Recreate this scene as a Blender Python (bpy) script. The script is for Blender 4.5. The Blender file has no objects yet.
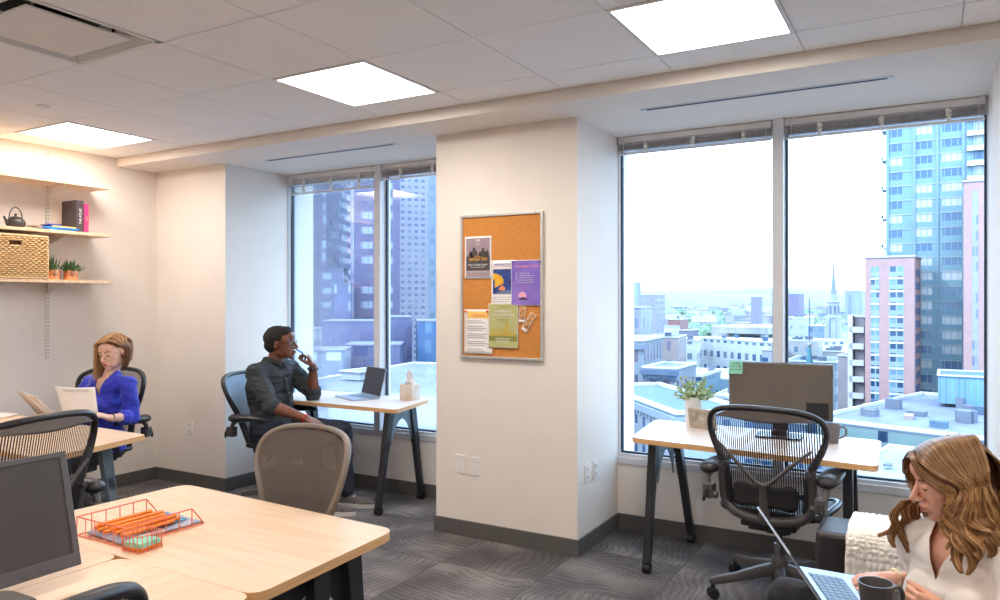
SKY_E, SUN_E, EXPO = 7.0, 3.2, 0.25
import bpy, bmesh, math, random
from mathutils import Vector, Matrix, noise

random.seed(11)
sc = bpy.context.scene
COL = sc.collection
R = math.radians
PI = math.pi
V = Vector
CAMH = 1.5


def at(px, py, s):
    """point seen at a place of the photograph, s metres in front of the camera"""
    r = (px - 500) / 750 * s
    return V((-.5 * s + .8660254 * r, .8660254 * s + .5 * r, CAMH - (py - 300) / 750 * s))


def lin(c):
    return tuple((x / 255 / 12.92) if x / 255 <= .04045 else ((x / 255 + .055) / 1.055) ** 2.4 for x in c)


class MB:
    def __init__(self):
        self.v, self.f, self.m = [], [], []

    def add(self, vs, fs, m=0, M=None):
        b = len(self.v)
        self.v += [tuple(M @ V(p)) if M is not None else tuple(p) for p in vs]
        self.f += [tuple(i + b for i in f) for f in fs]
        self.m += [m] * len(fs)
        return self

    def box(self, x0, x1, y0, y1, z0, z1, m=0, M=None):
        vs = [(x, y, z) for z in (z0, z1) for y in (y0, y1) for x in (x0, x1)]
        fs = [(0, 2, 3, 1), (4, 5, 7, 6), (0, 1, 5, 4), (2, 6, 7, 3), (0, 4, 6, 2), (1, 3, 7, 5)]
        return self.add(vs, fs, m, M)

    def bar(self, p0, p1, w, h, m=0, up=(0, 0, 1)):
        p0, p1 = V(p0), V(p1)
        d = (p1 - p0)
        L = d.length
        d.normalize()
        u = V(up)
        if abs(d.dot(u)) > .98:
            u = V((0, 1, 0))
        s = d.cross(u).normalized()
        u = s.cross(d)
        M = Matrix((s, d, u)).transposed().to_4x4()
        M.translation = p0
        return self.box(-w / 2, w / 2, 0, L, -h / 2, h / 2, m, M)

    def loft(self, rings, m=0, caps=True, closed=False):
        n = len(rings[0])
        vs = [p for r in rings for p in r]
        fs = []
        k = len(rings)
        for i in range(k if closed else k - 1):
            a, b = i * n, ((i + 1) % k) * n
            for j in range(n):
                j2 = (j + 1) % n
                fs.append((a + j, a + j2, b + j2, b + j))
        if caps and not closed:
            fs.append(tuple(range(n - 1, -1, -1)))
            fs.append(tuple(range((k - 1) * n, k * n)))
        return self.add(vs, fs, m)

    def tube(self, pts, r, n=8, m=0, closed=False, flat=1.0, up=None, caps=True):
        pts = [V(p) for p in pts]
        k = len(pts)
        rad = r if isinstance(r, (list, tuple)) else [r] * k
        rings = []
        prev = None
        for i, p in enumerate(pts):
            if closed:
                t = pts[(i + 1) % k] - pts[i - 1]
            else:
                t = pts[min(i + 1, k - 1)] - pts[max(i - 1, 0)]
            if t.length < 1e-9:
                t = V((0, 0, 1))
            t.normalize()
            if up is not None:
                u = V(up)
                if abs(u.dot(t)) > .97:
                    u = V((1, 0, 0)) if abs(t.x) < .9 else V((0, 1, 0))
            elif prev is None:
                u = V((0, 0, 1)) if abs(t.z) < .9 else V((1, 0, 0))
            else:
                u = prev
            u = (u - t * u.dot(t)).normalized()
            prev = u
            s = t.cross(u)
            rings.append([p + (s * math.cos(a) + u * math.sin(a) * flat) * rad[i] for a in [2 * PI * j / n for j in range(n)]])
        return self.loft(rings, m, caps, closed)

    def lathe(self, prof, n=24, M=None, m=0, caps=True):
        b = MB()
        b.loft([[V((r * math.cos(2 * PI * j / n), r * math.sin(2 * PI * j / n), z)) for j in range(n)] for r, z in prof], m, caps)
        return self.add(b.v, b.f, m, M)

    def ell(self, c, r, n=14, m=0, M=None):
        """ellipsoid"""
        if not isinstance(r, (list, tuple)):
            r = (r, r, r)
        T = Matrix.Translation(V(c)) @ (M or Matrix.Identity(4)) @ Matrix.Diagonal((*r, 1))
        k = max(6, n * 2 // 3)
        vs = [(0, 0, 1)]
        for i in range(1, k):
            a = PI * i / k
            for j in range(n):
                b = 2 * PI * j / n
                vs.append((math.sin(a) * math.cos(b), math.sin(a) * math.sin(b), math.cos(a)))
        vs.append((0, 0, -1))
        fs = [(0, 1 + j, 1 + (j + 1) % n) for j in range(n)]
        for i in range(k - 2):
            for j in range(n):
                a, b = 1 + i * n + j, 1 + i * n + (j + 1) % n
                fs.append((a, a + n, b + n, b))
        e = len(vs) - 1
        o = 1 + (k - 2) * n
        fs += [(e, o + (j + 1) % n, o + j) for j in range(n)]
        return self.add(vs, fs, m, T)

    def caps(self, pts, rs, n=12):
        """chain of tapered capsules"""
        pts = [V(p) for p in pts]
        for p, r in zip(pts, rs):
            self.ell(p, r, n)
        for i in range(len(pts) - 1):
            if (pts[i + 1] - pts[i]).length > 1e-5:
                self.tube([pts[i], pts[i + 1]], [rs[i] * .99, rs[i + 1] * .99], n)
        return self

    def prism(self, poly, z0, z1, m=0, ms=None, M=None):
        n = len(poly)
        vs = [(x, y, z0) for x, y in poly] + [(x, y, z1) for x, y in poly]
        self.add(vs, [tuple(range(n - 1, -1, -1)), tuple(range(n, 2 * n))], m, M)
        return self.add(vs, [(i, (i + 1) % n, n + (i + 1) % n, n + i) for i in range(n)], m if ms is None else ms, M)

    def grid(self, fn, nu, nv, m=0):
        vs = [fn(i / nu, j / nv) for j in range(nv + 1) for i in range(nu + 1)]
        w = nu + 1
        return self.add(vs, [(j * w + i, j * w + i + 1, (j + 1) * w + i + 1, (j + 1) * w + i) for j in range(nv) for i in range(nu)], m)

    def mesh(self, name):
        me = bpy.data.meshes.new(name)
        me.from_pydata(self.v, [], self.f)
        me.polygons.foreach_set('material_index', self.m)
        me.update()
        bm = bmesh.new()
        bm.from_mesh(me)
        bmesh.ops.recalc_face_normals(bm, faces=bm.faces)
        bm.to_mesh(me)
        bm.free()
        return me

    def build(self, name, mats, parent=None, smooth=40, bevel=0, sub=0, solid=0, seg=2, loc=None):
        me = self.mesh(name)
        for mt in (mats if isinstance(mats, (list, tuple)) else [mats]):
            me.materials.append(mt)
        if smooth:
            me.polygons.foreach_set('use_smooth', [True] * len(me.polygons))
            if smooth < 180:
                me.set_sharp_from_angle(angle=R(smooth))
        o = bpy.data.objects.new(name, me)
        COL.objects.link(o)
        if parent is not None:
            o.parent = parent
        if loc is not None:
            o.location = loc
        if solid:
            s = o.modifiers.new('solid', 'SOLIDIFY')
            s.thickness = solid
            s.offset = 0
        if bevel:
            b = o.modifiers.new('bevel', 'BEVEL')
            b.width = bevel
            b.segments = seg
            b.limit_method = 'ANGLE'
            b.angle_limit = R(35)
        if sub:
            s = o.modifiers.new('sub', 'SUBSURF')
            s.levels = sub
            s.render_levels = sub
        return o


def thing(name, label, cat, loc=(0, 0, 0), rz=0, group=None):
    o = bpy.data.objects.new(name, None)
    o.empty_display_size = .1
    COL.objects.link(o)
    o.location = loc
    o.rotation_euler = (0, 0, rz)
    o['label'] = label
    o['category'] = cat
    if group:
        o['group'] = group
    return o


def tag(o, label, cat, group=None, kind=None):
    o['label'] = label
    o['category'] = cat
    if group:
        o['group'] = group
    if kind:
        o['kind'] = kind
    return o


def struct(o):
    o['kind'] = 'structure'
    return o


KIDS = {}


def copy_tree(o, parent=None):
    c = o.copy()
    COL.objects.link(c)
    c.parent = parent
    for ch in [x for x in bpy.data.objects if x.parent == o]:
        copy_tree(ch, c)
    return c


def rounded(pts, r, n=5):
    """round the corners of a 2d polygon"""
    out = []
    k = len(pts)
    for i in range(k):
        p, a, b = V(pts[i]), V(pts[i - 1]), V(pts[(i + 1) % k])
        rr = r[i] if isinstance(r, (list, tuple)) else r
        u, w = (a - p).normalized(), (b - p).normalized()
        p0, p1 = p + u * rr, p + w * rr
        for j in range(n + 1):
            t = j / n
            q = p0 * (1 - t) ** 2 + p * 2 * t * (1 - t) + p1 * t ** 2
            out.append((q.x, q.y))
    return out


def spline(pts, n=6, closed=False):
    """catmull-rom"""
    pts = [V(p) for p in pts]
    k = len(pts)
    out = []
    rng = range(k) if closed else range(k - 1)
    for i in rng:
        if closed:
            a, b, c, d = pts[i - 1], pts[i], pts[(i + 1) % k], pts[(i + 2) % k]
        else:
            a, b, c, d = pts[max(i - 1, 0)], pts[i], pts[i + 1], pts[min(i + 2, k - 1)]
        for j in range(n):
            t = j / n
            out.append(.5 * ((2 * b) + (c - a) * t + (2 * a - 5 * b + 4 * c - d) * t * t + (3 * b - a - 3 * c + d) * t ** 3))
    if not closed:
        out.append(pts[-1])
    return out


# ---------------------------------------------------------------- materials
class NT:
    """tiny node-tree helper"""

    def __init__(self, m):
        self.t = m.node_tree
        self.n = self.t.nodes
        self.l = self.t.links

    def new(self, typ, **kw):
        n = self.n.new(typ)
        for k, v in kw.items():
            setattr(n, k, v)
        return n

    def link(self, a, b):
        self.l.new(a, b)

    def math(self, op, a, b=None, c=None):
        n = self.n.new('ShaderNodeMath')
        n.operation = op
        for i, x in enumerate((a, b, c)):
            if x is None:
                continue
            if isinstance(x, (int, float)):
                n.inputs[i].default_value = x
            else:
                self.l.new(x, n.inputs[i])
        return n.outputs[0]

    def mix(self, f, a, b):
        n = self.n.new('ShaderNodeMix')
        n.data_type = 'RGBA'
        for i, x in ((0, f), (6, a), (7, b)):
            if isinstance(x, (int, float)):
                n.inputs[i].default_value = x
            elif isinstance(x, tuple):
                n.inputs[i].default_value = (*x[:3], 1)
            else:
                self.l.new(x, n.inputs[i])
        return n.outputs[2]

    def ramp(self, f, stops):
        n = self.n.new('ShaderNodeValToRGB')
        e = n.color_ramp.elements
        e[0].position, e[0].color = stops[0][0], (*stops[0][1], 1)
        e[1].position, e[1].color = stops[-1][0], (*stops[-1][1], 1)
        for p, c in stops[1:-1]:
            x = e.new(p)
            x.color = (*c, 1)
        self.l.new(f, n.inputs[0])
        return n.outputs[0]


def new_mat(name):
    m = bpy.data.materials.new(name)
    m.use_nodes = True
    nt = NT(m)
    b = m.node_tree.nodes['Principled BSDF']
    return m, nt, b


def mat(name, c, rough=.5, metal=0, var=.06, scale=8, bump=0, bscale=200, spec=.5, stretch=None, sheen=0, emit=0, c2=None, alpha=None, sss=0):
    """procedural material: a base colour broken up by noise, optional bump"""
    m, nt, b = new_mat(name)
    c = lin(c)
    tc = nt.new('ShaderNodeTexCoord')
    src = tc.outputs['Object']
    if stretch:
        mp = nt.new('ShaderNodeMapping')
        mp.inputs['Scale'].default_value = stretch
        nt.link(src, mp.inputs['Vector'])
        src = mp.outputs[0]
    if var or c2:
        nz = nt.new('ShaderNodeTexNoise')
        nz.inputs['Scale'].default_value = scale
        nz.inputs['Detail'].default_value = 4
        nt.link(src, nz.inputs['Vector'])
        if c2:
            a, d = c, lin(c2)
        else:
            a, d = tuple(x * (1 - var * 2) for x in c), tuple(min(1, x * (1 + var * 2)) for x in c)
        nt.link(nt.ramp(nz.outputs['Fac'], [(.3, a), (.7, d)]), b.inputs['Base Color'])
    else:
        b.inputs['Base Color'].default_value = (*c, 1)
    b.inputs['Roughness'].default_value = rough
    b.inputs['Metallic'].default_value = metal
    b.inputs['Specular IOR Level'].default_value = spec
    if sheen:
        b.inputs['Sheen Weight'].default_value = sheen
    if sss:
        b.inputs['Subsurface Weight'].default_value = sss
        b.inputs['Subsurface Radius'].default_value = (.02, .008, .004)
        b.inputs['Subsurface Scale'].default_value = .3
    if emit:
        b.inputs['Emission Color'].default_value = (*c, 1)
        b.inputs['Emission Strength'].default_value = emit
    if bump:
        n2 = nt.new('ShaderNodeTexNoise')
        n2.inputs['Scale'].default_value = bscale
        nt.link(src, n2.inputs['Vector'])
        bp = nt.new('ShaderNodeBump')
        bp.inputs['Strength'].default_value = bump
        bp.inputs['Distance'].default_value = .002
        nt.link(n2.outputs['Fac'], bp.inputs['Height'])
        nt.link(bp.outputs[0], b.inputs['Normal'])
    return m


def mesh_fabric(name, c, px, pz, duty_x, duty_z, axis=0, rough=.6, shear=0.0):
    """woven mesh you can see through: opaque strands, clear holes"""
    m, nt, b = new_mat(name)
    b.inputs['Base Color'].default_value = (*lin(c), 1)
    b.inputs['Roughness'].default_value = rough
    tc = nt.new('ShaderNodeTexCoord')
    sp = nt.new('ShaderNodeSeparateXYZ')
    nt.link(tc.outputs['Object'], sp.inputs[0])
    x, z = sp.outputs[axis], sp.outputs[2]
    if shear:
        x = nt.math('ADD', x, nt.math('MULTIPLY', z, shear))
    fx = nt.math('LESS_THAN', nt.math('FRACT', nt.math('MULTIPLY', x, 1 / px)), duty_x)
    fz = nt.math('LESS_THAN', nt.math('FRACT', nt.math('MULTIPLY', z, 1 / pz)), duty_z)
    op = nt.math('MAXIMUM', fx, fz)
    tr = nt.new('ShaderNodeBsdfTransparent')
    mx = nt.new('ShaderNodeMixShader')
    nt.link(op, mx.inputs[0])
    nt.link(tr.outputs[0], mx.inputs[1])
    nt.link(b.outputs[0], mx.inputs[2])
    nt.link(mx.outputs[0], nt.n['Material Output'].inputs[0])
    return m


def facade(name, wall, glass, wx, wz, fx, fz, ox=0.0, oz=0.0, rough=.6, glass2=None, mull=0, gr=.25):
    """a wall with a grid of windows; wx, wz the bay sizes, fx, fz the share that is window"""
    m, nt, b = new_mat(name)
    tc = nt.new('ShaderNodeTexCoord')
    sp = nt.new('ShaderNodeSeparateXYZ')
    nt.link(tc.outputs['Object'], sp.inputs[0])
    u = nt.math('MULTIPLY', nt.math('ADD', nt.math('ADD', sp.outputs[0], sp.outputs[1]), ox), 1 / wx)
    w = nt.math('MULTIPLY', nt.math('ADD', sp.outputs[2], oz), 1 / wz)
    fu, fw = nt.math('FRACT', u), nt.math('FRACT', w)
    inx = nt.math('LESS_THAN', nt.math('ABSOLUTE', nt.math('SUBTRACT', fu, .5)), fx / 2)
    inz = nt.math('LESS_THAN', nt.math('ABSOLUTE', nt.math('SUBTRACT', fw, .5)), fz / 2)
    ins = nt.math('MULTIPLY', inx, inz)
    if mull:
        mu = nt.math('FRACT', nt.math('MULTIPLY', fu, mull / fx))
        ins = nt.math('MULTIPLY', ins, nt.math('GREATER_THAN', nt.math('ABSOLUTE', nt.math('SUBTRACT', mu, .0)), .12))
    ge = nt.new('ShaderNodeNewGeometry')
    sn = nt.new('ShaderNodeSeparateXYZ')
    nt.link(ge.outputs['Normal'], sn.inputs[0])
    ins = nt.math('MULTIPLY', ins, nt.math('LESS_THAN', nt.math('ABSOLUTE', sn.outputs[2]), .5))
    cb = nt.new('ShaderNodeCombineXYZ')
    nt.link(nt.math('FLOOR', u), cb.inputs[0])
    nt.link(nt.math('FLOOR', w), cb.inputs[1])
    wn = nt.new('ShaderNodeTexWhiteNoise')
    nt.link(cb.outputs[0], wn.inputs['Vector'])
    g = lin(glass)
    g2 = lin(glass2) if glass2 else tuple(min(1, x * 1.5) for x in g)
    gc = nt.mix(nt.math('GREATER_THAN', wn.outputs['Value'], .55), g, g2)
    nz = nt.new('ShaderNodeTexNoise')
    nz.inputs['Scale'].default_value = .35
    nz.inputs['Detail'].default_value = 5
    nt.link(tc.outputs['Object'], nz.inputs['Vector'])
    wl = lin(wall)
    wc = nt.ramp(nz.outputs['Fac'], [(.3, tuple(x * .9 for x in wl)), (.7, tuple(min(1, x * 1.08) for x in wl))])
    nt.link(nt.mix(ins, wc, gc), b.inputs['Base Color'])
    nt.link(nt.math('SUBTRACT', rough, nt.math('MULTIPLY', ins, rough - gr)), b.inputs['Roughness'])
    return m


M_ = {}


def build_materials():
    M_['wall'] = mat('wall_paint', (238, 230, 222), .75, var=.01, scale=3, bump=.12, bscale=350, spec=.2)
    M_['ceil'] = mat('ceiling_tile', (252, 249, 248), .9, var=.02, scale=60, bump=.3, bscale=500, spec=.1)
    M_['tbar'] = mat('ceiling_grid', (205, 200, 196), .5, var=.01)
    M_['base'] = mat('vinyl_baseboard', (96, 93, 90), .45, var=.03)
    M_['black'] = mat('black_plastic', (38, 37, 40), .38, var=.05, bump=.1, bscale=900)
    M_['black2'] = mat('black_rubber', (24, 24, 26), .6, var=.05)
    M_['graph'] = mat('graphite_plastic', (78, 74, 74), .42, var=.04, bump=.1, bscale=900)
    M_['steel'] = mat('steel', (150, 150, 155), .25, metal=1, var=.02)
    M_['alu'] = mat('aluminium', (205, 203, 200), .35, metal=.6, var=.02)
    M_['wframe'] = mat('window_frame_paint', (214, 214, 218), .4, var=.01)
    M_['gasket'] = mat('dark_gasket', (40, 52, 72), .5, var=.02)
    M_['blind'] = mat('blind_slat', (225, 221, 219), .45, var=.03)
    M_['blind2'] = mat('blind_stack', (205, 203, 206), .5, var=.08, scale=40)
    M_['clip'] = mat('blind_tape', (244, 240, 234), .6, var=.05)
    M_['lamp_frame'] = mat('lamp_frame', (226, 224, 222), .45, var=.01)
    M_['leg'] = mat('desk_leg_paint', (44, 45, 50), .42, var=.04)
    M_['legblue'] = mat('grey_leg_paint', (105, 120, 132), .45, var=.03)
    M_['plate'] = mat('grey_end_plate', (104, 122, 132), .5, var=.03)
    M_['edge'] = mat('maple_edge', (219, 172, 120), .5, var=.08, scale=5, stretch=(1, 1, 30))
    M_['white'] = mat('white_ceramic', (236, 232, 228), .35, var=.01)
    M_['paper'] = mat('white_paper', (248, 244, 242), .8, var=.01)
    M_['tanpaper'] = mat('tan_paper', (225, 200, 178), .8, var=.02)
    M_['mug'] = mat('grey_stoneware', (112, 107, 103), .4, var=.05)
    M_['lapalu'] = mat('laptop_aluminium', (170, 182, 200), .35, metal=.5, var=.01)
    M_['screen'] = mat('screen_glass', (52, 45, 52), .4, var=.02, spec=.25)
    M_['key'] = mat('keys', (60, 80, 105), .5, var=.05)
    M_['copper'] = mat('copper', (236, 170, 132), .22, metal=.8, var=.05)
    M_['wire'] = mat('copper_wire', (235, 130, 100), .35, metal=.3, var=.03)
    M_['orange'] = mat('orange_plastic', (244, 138, 40), .4, var=.05)
    M_['mint'] = mat('mint_paper', (150, 218, 196), .8, var=.03)
    M_['green'] = mat('succulent_green', (70, 105, 62), .5, var=.25, scale=30)
    M_['leaf'] = mat('pale_leaf', (150, 178, 130), .55, var=.25, scale=25, c2=(196, 208, 160))
    M_['stem'] = mat('leaf_stem', (90, 112, 70), .6)
    M_['iron'] = mat('cast_iron', (52, 50, 50), .5, var=.1, bump=.4, bscale=150)
    M_['sofa'] = mat('black_leather', (50, 46, 48), .4, var=.08, bump=.3, bscale=260)
    M_['wicker'] = wicker_mat()
    M_['shelf'] = wood('birch_shelf', (240, 212, 178), (226, 190, 150), (1.5, 18, 18))
    M_['maple'] = wood('maple_top', (240, 212, 184), (232, 200, 168), (22, 1.6, 22))
    M_['mapley'] = wood('maple_top_long', (240, 212, 184), (232, 200, 168), (1.6, 22, 22))
    M_['whitetop'] = wood('pale_laminate', (232, 222, 216), (226, 214, 206), (1.5, 22, 22))
    M_['cork'] = cork_mat()
    M_['carpet'] = carpet_mat()
    M_['glass'] = glass_mat()


def wood(name, c1, c2, stretch):
    m, nt, b = new_mat(name)
    tc = nt.new('ShaderNodeTexCoord')
    mp = nt.new('ShaderNodeMapping')
    mp.inputs['Scale'].default_value = stretch
    nt.link(tc.outputs['Object'], mp.inputs['Vector'])
    nz = nt.new('ShaderNodeTexNoise')
    nz.inputs['Scale'].default_value = 1.6
    nz.inputs['Detail'].default_value = 6
    nz.inputs['Distortion'].default_value = .6
    nt.link(mp.outputs[0], nz.inputs['Vector'])
    nt.link(nt.ramp(nz.outputs['Fac'], [(.38, lin(c2)), (.62, lin(c1))]), b.inputs['Base Color'])
    b.inputs['Roughness'].default_value = .34
    b.inputs['Specular IOR Level'].default_value = .45
    return m


def wicker_mat():
    m, nt, b = new_mat('wicker')
    nz = nt.new('ShaderNodeTexNoise')
    nz.inputs['Scale'].default_value = 35
    nt.link(nt.ramp(nz.outputs['Fac'], [(.3, lin((206, 158, 104))), (.7, lin((240, 205, 152)))]), b.inputs['Base Color'])
    b.inputs['Roughness'].default_value = .6
    return m


def cork_mat():
    m, nt, b = new_mat('cork')
    tc = nt.new('ShaderNodeTexCoord')
    nz = nt.new('ShaderNodeTexNoise')
    nz.inputs['Scale'].default_value = 160
    nz.inputs['Detail'].default_value = 3
    nt.link(tc.outputs['Object'], nz.inputs['Vector'])
    nt.link(nt.ramp(nz.outputs['Fac'], [(.25, lin((186, 122, 62))), (.55, lin((208, 140, 74))), (.8, lin((220, 154, 90)))]), b.inputs['Base Color'])
    b.inputs['Roughness'].default_value = .9
    b.inputs['Specular IOR Level'].default_value = .1
    return m


def carpet_mat():
    m, nt, b = new_mat('carpet_tiles')
    tc = nt.new('ShaderNodeTexCoord')
    sp = nt.new('ShaderNodeSeparateXYZ')
    nt.link(tc.outputs['Object'], sp.inputs[0])
    T = .61
    u, w = nt.math('MULTIPLY', sp.outputs[0], 1 / T), nt.math('MULTIPLY', nt.math('ADD', sp.outputs[1], .1), 1 / T)
    fu, fw = nt.math('FRACT', u), nt.math('FRACT', w)
    iu, iw = nt.math('FLOOR', u), nt.math('FLOOR', w)
    par = nt.math('MODULO', nt.math('ABSOLUTE', nt.math('ADD', iu, iw)), 2)
    cb = nt.new('ShaderNodeCombineXYZ')
    nt.link(iu, cb.inputs[0])
    nt.link(iw, cb.inputs[1])
    wn = nt.new('ShaderNodeTexWhiteNoise')
    nt.link(cb.outputs[0], wn.inputs['Vector'])
    # wavy rows, quarter-turned in every other tile and shifted from tile to tile
    off = nt.math('MULTIPLY', wn.outputs['Value'], 7.3)
    warp = nt.new('ShaderNodeTexNoise')
    warp.inputs['Scale'].default_value = 2.2
    warp.inputs['Detail'].default_value = 1
    mpv = nt.new('ShaderNodeVectorMath')
    mpv.operation = 'ADD'
    nt.link(tc.outputs['Object'], mpv.inputs[0])
    cb2 = nt.new('ShaderNodeCombineXYZ')
    nt.link(off, cb2.inputs[0])
    nt.link(off, cb2.inputs[1])
    nt.link(cb2.outputs[0], mpv.inputs[1])
    nt.link(mpv.outputs[0], warp.inputs['Vector'])
    base = nt.math('ADD', nt.math('MULTIPLY', fu, nt.math('SUBTRACT', 1, par)), nt.math('MULTIPLY', fw, par))
    ph = nt.math('ADD', nt.math('MULTIPLY', base, 15), nt.math('MULTIPLY', warp.outputs['Fac'], 9))
    st = nt.math('ADD', nt.math('MULTIPLY', nt.math('SINE', nt.math('MULTIPLY', ph, 6.283)), .5), .5)
    big = nt.new('ShaderNodeTexNoise')
    big.inputs['Scale'].default_value = 2.6
    big.inputs['Detail'].default_value = 2
    nt.link(mpv.outputs[0], big.inputs['Vector'])
    pile = nt.new('ShaderNodeTexNoise')
    pile.inputs['Scale'].default_value = 150
    pile.inputs['Detail'].default_value = 2
    nt.link(tc.outputs['Object'], pile.inputs['Vector'])
    patch = nt.math('MULTIPLY', nt.math('SUBTRACT', big.outputs['Fac'], .5), 1.5)
    f = nt.math('ADD', nt.math('MULTIPLY', st, .15), patch)
    f = nt.math('ADD', f, nt.math('MULTIPLY', nt.math('SUBTRACT', pile.outputs['Fac'], .5), 2.0))
    f = nt.math('ADD', f, .36)
    f = nt.math('ADD', f, nt.math('MULTIPLY', nt.math('SUBTRACT', wn.outputs['Value'], .5), .16))
    c = nt.ramp(f, [(0, lin((66, 65, 68))), (.5, lin((102, 98, 98))), (1, lin((158, 152, 150)))])
    ed = nt.math('MINIMUM', nt.math('MINIMUM', fu, nt.math('SUBTRACT', 1, fu)), nt.math('MINIMUM', fw, nt.math('SUBTRACT', 1, fw)))
    seam = nt.math('LESS_THAN', ed, .006)
    nt.link(nt.mix(nt.math('MULTIPLY', seam, .5), c, lin((60, 58, 60))), b.inputs['Base Color'])
    b.inputs['Roughness'].default_value = .95
    b.inputs['Specular IOR Level'].default_value = .1
    bp = nt.new('ShaderNodeBump')
    bp.inputs['Strength'].default_value = .6
    bp.inputs['Distance'].default_value = .004
    nt.link(nt.math('ADD', pile.outputs['Fac'], st), bp.inputs['Height'])
    nt.link(bp.outputs[0], b.inputs['Normal'])
    return m


def glass_mat():
    m, nt, b = new_mat('window_glass')
    nt.n.remove(b)
    tr = nt.new('ShaderNodeBsdfTransparent')
    tr.inputs[0].default_value = (.93, .97, 1, 1)
    gl = nt.new('ShaderNodeBsdfGlossy')
    gl.inputs['Roughness'].default_value = .0
    fr = nt.new('ShaderNodeFresnel')
    fr.inputs[0].default_value = 1.45
    mx = nt.new('ShaderNodeMixShader')
    nt.link(nt.math('MULTIPLY', fr.outputs[0], .6), mx.inputs[0])
    nt.link(tr.outputs[0], mx.inputs[1])
    nt.link(gl.outputs[0], mx.inputs[2])
    nt.link(mx.outputs[0], nt.n['Material Output'].inputs[0])
    return m


build_materials()
# ---------------------------------------------------------------- the room
XL, XR, YP, YW, ZC, ZS = -5.66, .25, 4.02, 4.67, 2.635, 2.568
YB, XE, YK = 3.67, 3.2, -3.0
P1 = -4.81
P2A, P2B = -2.80, -1.80
SILL = .47


def wall_box(name, *boxes, m='wall'):
    b = MB()
    for x in boxes:
        b.box(*x)
    return struct(b.build(name, M_[m], smooth=0))


wall_box('floor', (XL - .3, XE + .3, YK - .3, 5.0, -.3, 0), m='carpet')
wall_box('wall_left', (XL - .2, XL, YK, 5.0, 0, 2.95))
wall_box('wall_right', (XE, XE + .2, YK, 5.0, 0, 2.95))
wall_box('wall_rear', (XL, XE, YK - .2, YK, 0, 2.95))
wall_box('wall_far', (XL, P1, YP, 4.98, 0, ZS), (P2A, P2B, YP, 4.98, 0, ZS), (XR, XE, 3.8, 4.98, 0, ZS),
         (P1, P2A, YW, 4.98, 0, SILL - .04), (P2B, XR, YW, 4.98, 0, SILL - .04))
wall_box('trim_1', (XL, XE, YB, 4.98, ZS, 2.95))

# baseboards
h, t = .1, .012
b = MB()
b.box(XL, XL + t, YK, YP, 0, h)
struct(b.build('baseboard_left', M_['base'], smooth=0, bevel=.002))
b = MB()
prof = [(XL + t, YP), (P1, YP), (P1, YW), (P2A, YW), (P2A, YP), (P2B, YP), (P2B, YW), (XR, YW), (XR, 3.8), (XE, 3.8)]
b.box(XL + t, P1 + t, YP - t, YP, 0, h)
b.box(P1, P1 + t, YP, YW - t, 0, h)
b.box(P1, P2A, YW - t, YW, 0, h)
b.box(P2A - t, P2A, YP, YW - t, 0, h)
b.box(P2A - t, P2B + t, YP - t, YP, 0, h)
b.box(P2B, P2B + t, YP, YW - t, 0, h)
b.box(P2B, XR, YW - t, YW, 0, h)
b.box(XR - t, XR, 3.8, YW - t, 0, h)
b.box(XR - t, XE, 3.8 - t, 3.8, 0, h)
struct(b.build('baseboard_far', M_['base'], smooth=0, bevel=.002))

# ceiling: lay-in tiles with a real gap over the grid; cells with a lamp or air outlet stay open
G, GY = .608, .628
GX0, GY0 = -.505, 3.375
nx0, nx1 = -9, 6
LAMPS = [(-4, -1), (-1, -1), (-8, -1), (-2, -5), (-6, -5), (2, -3), (-6, -9), (-2, -9), (2, -8), (2, 0)]
DIFF = [(-5, -3)]


def cell(i, j):
    """cell i (x, counted from GX0), j (y, counted down from GY0)"""
    return GX0 + i * G, GX0 + (i + 1) * G, GY0 + j * GY, GY0 + (j + 1) * GY


open_cells = {(i, j) for i, j in LAMPS} | set(DIFF)
b = MB()
g = .0035
for i in range(nx0, nx1 + 1):
    for j in range(-11, 1):
        x0, x1, y0, y1 = cell(i, j)
        x0, x1, y1 = max(x0, XL), min(x1, XE), min(y1, YB - .008)
        y0 = max(y0, YK)
        if x1 - x0 < .02 or y1 - y0 < .02 or (i, j) in open_cells:
            continue
        b.box(x0 + g, x1 - g, y0 + g, y1 - g, ZC, ZC + .018, 0)
for i in range(nx0, nx1 + 2):
    x = GX0 + i * G
    if XL < x < XE:
        b.box(x - .012, x + .012, YK, YB, ZC + .006, ZC + .03, 1)
for j in range(-11, 2):
    y = min(GY0 + j * GY, YB - .02)
    if y > YK:
        b.box(XL, XE, y - .012, y + .012, ZC + .0065, ZC + .0305, 1)
b.box(XL, XE, YK, YB, ZC + .32, ZC + .36, 0)
struct(b.build('ceiling', [M_['ceil'], M_['tbar']], smooth=0))

lampm, nt, bs = new_mat('lit_diffuser')
bs.inputs['Base Color'].default_value = (.9, .9, .9, 1)
bs.inputs['Emission Color'].default_value = (1, .915, .83, 1)
bs.inputs['Emission Strength'].default_value = LAMP_E = 18.5


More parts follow.
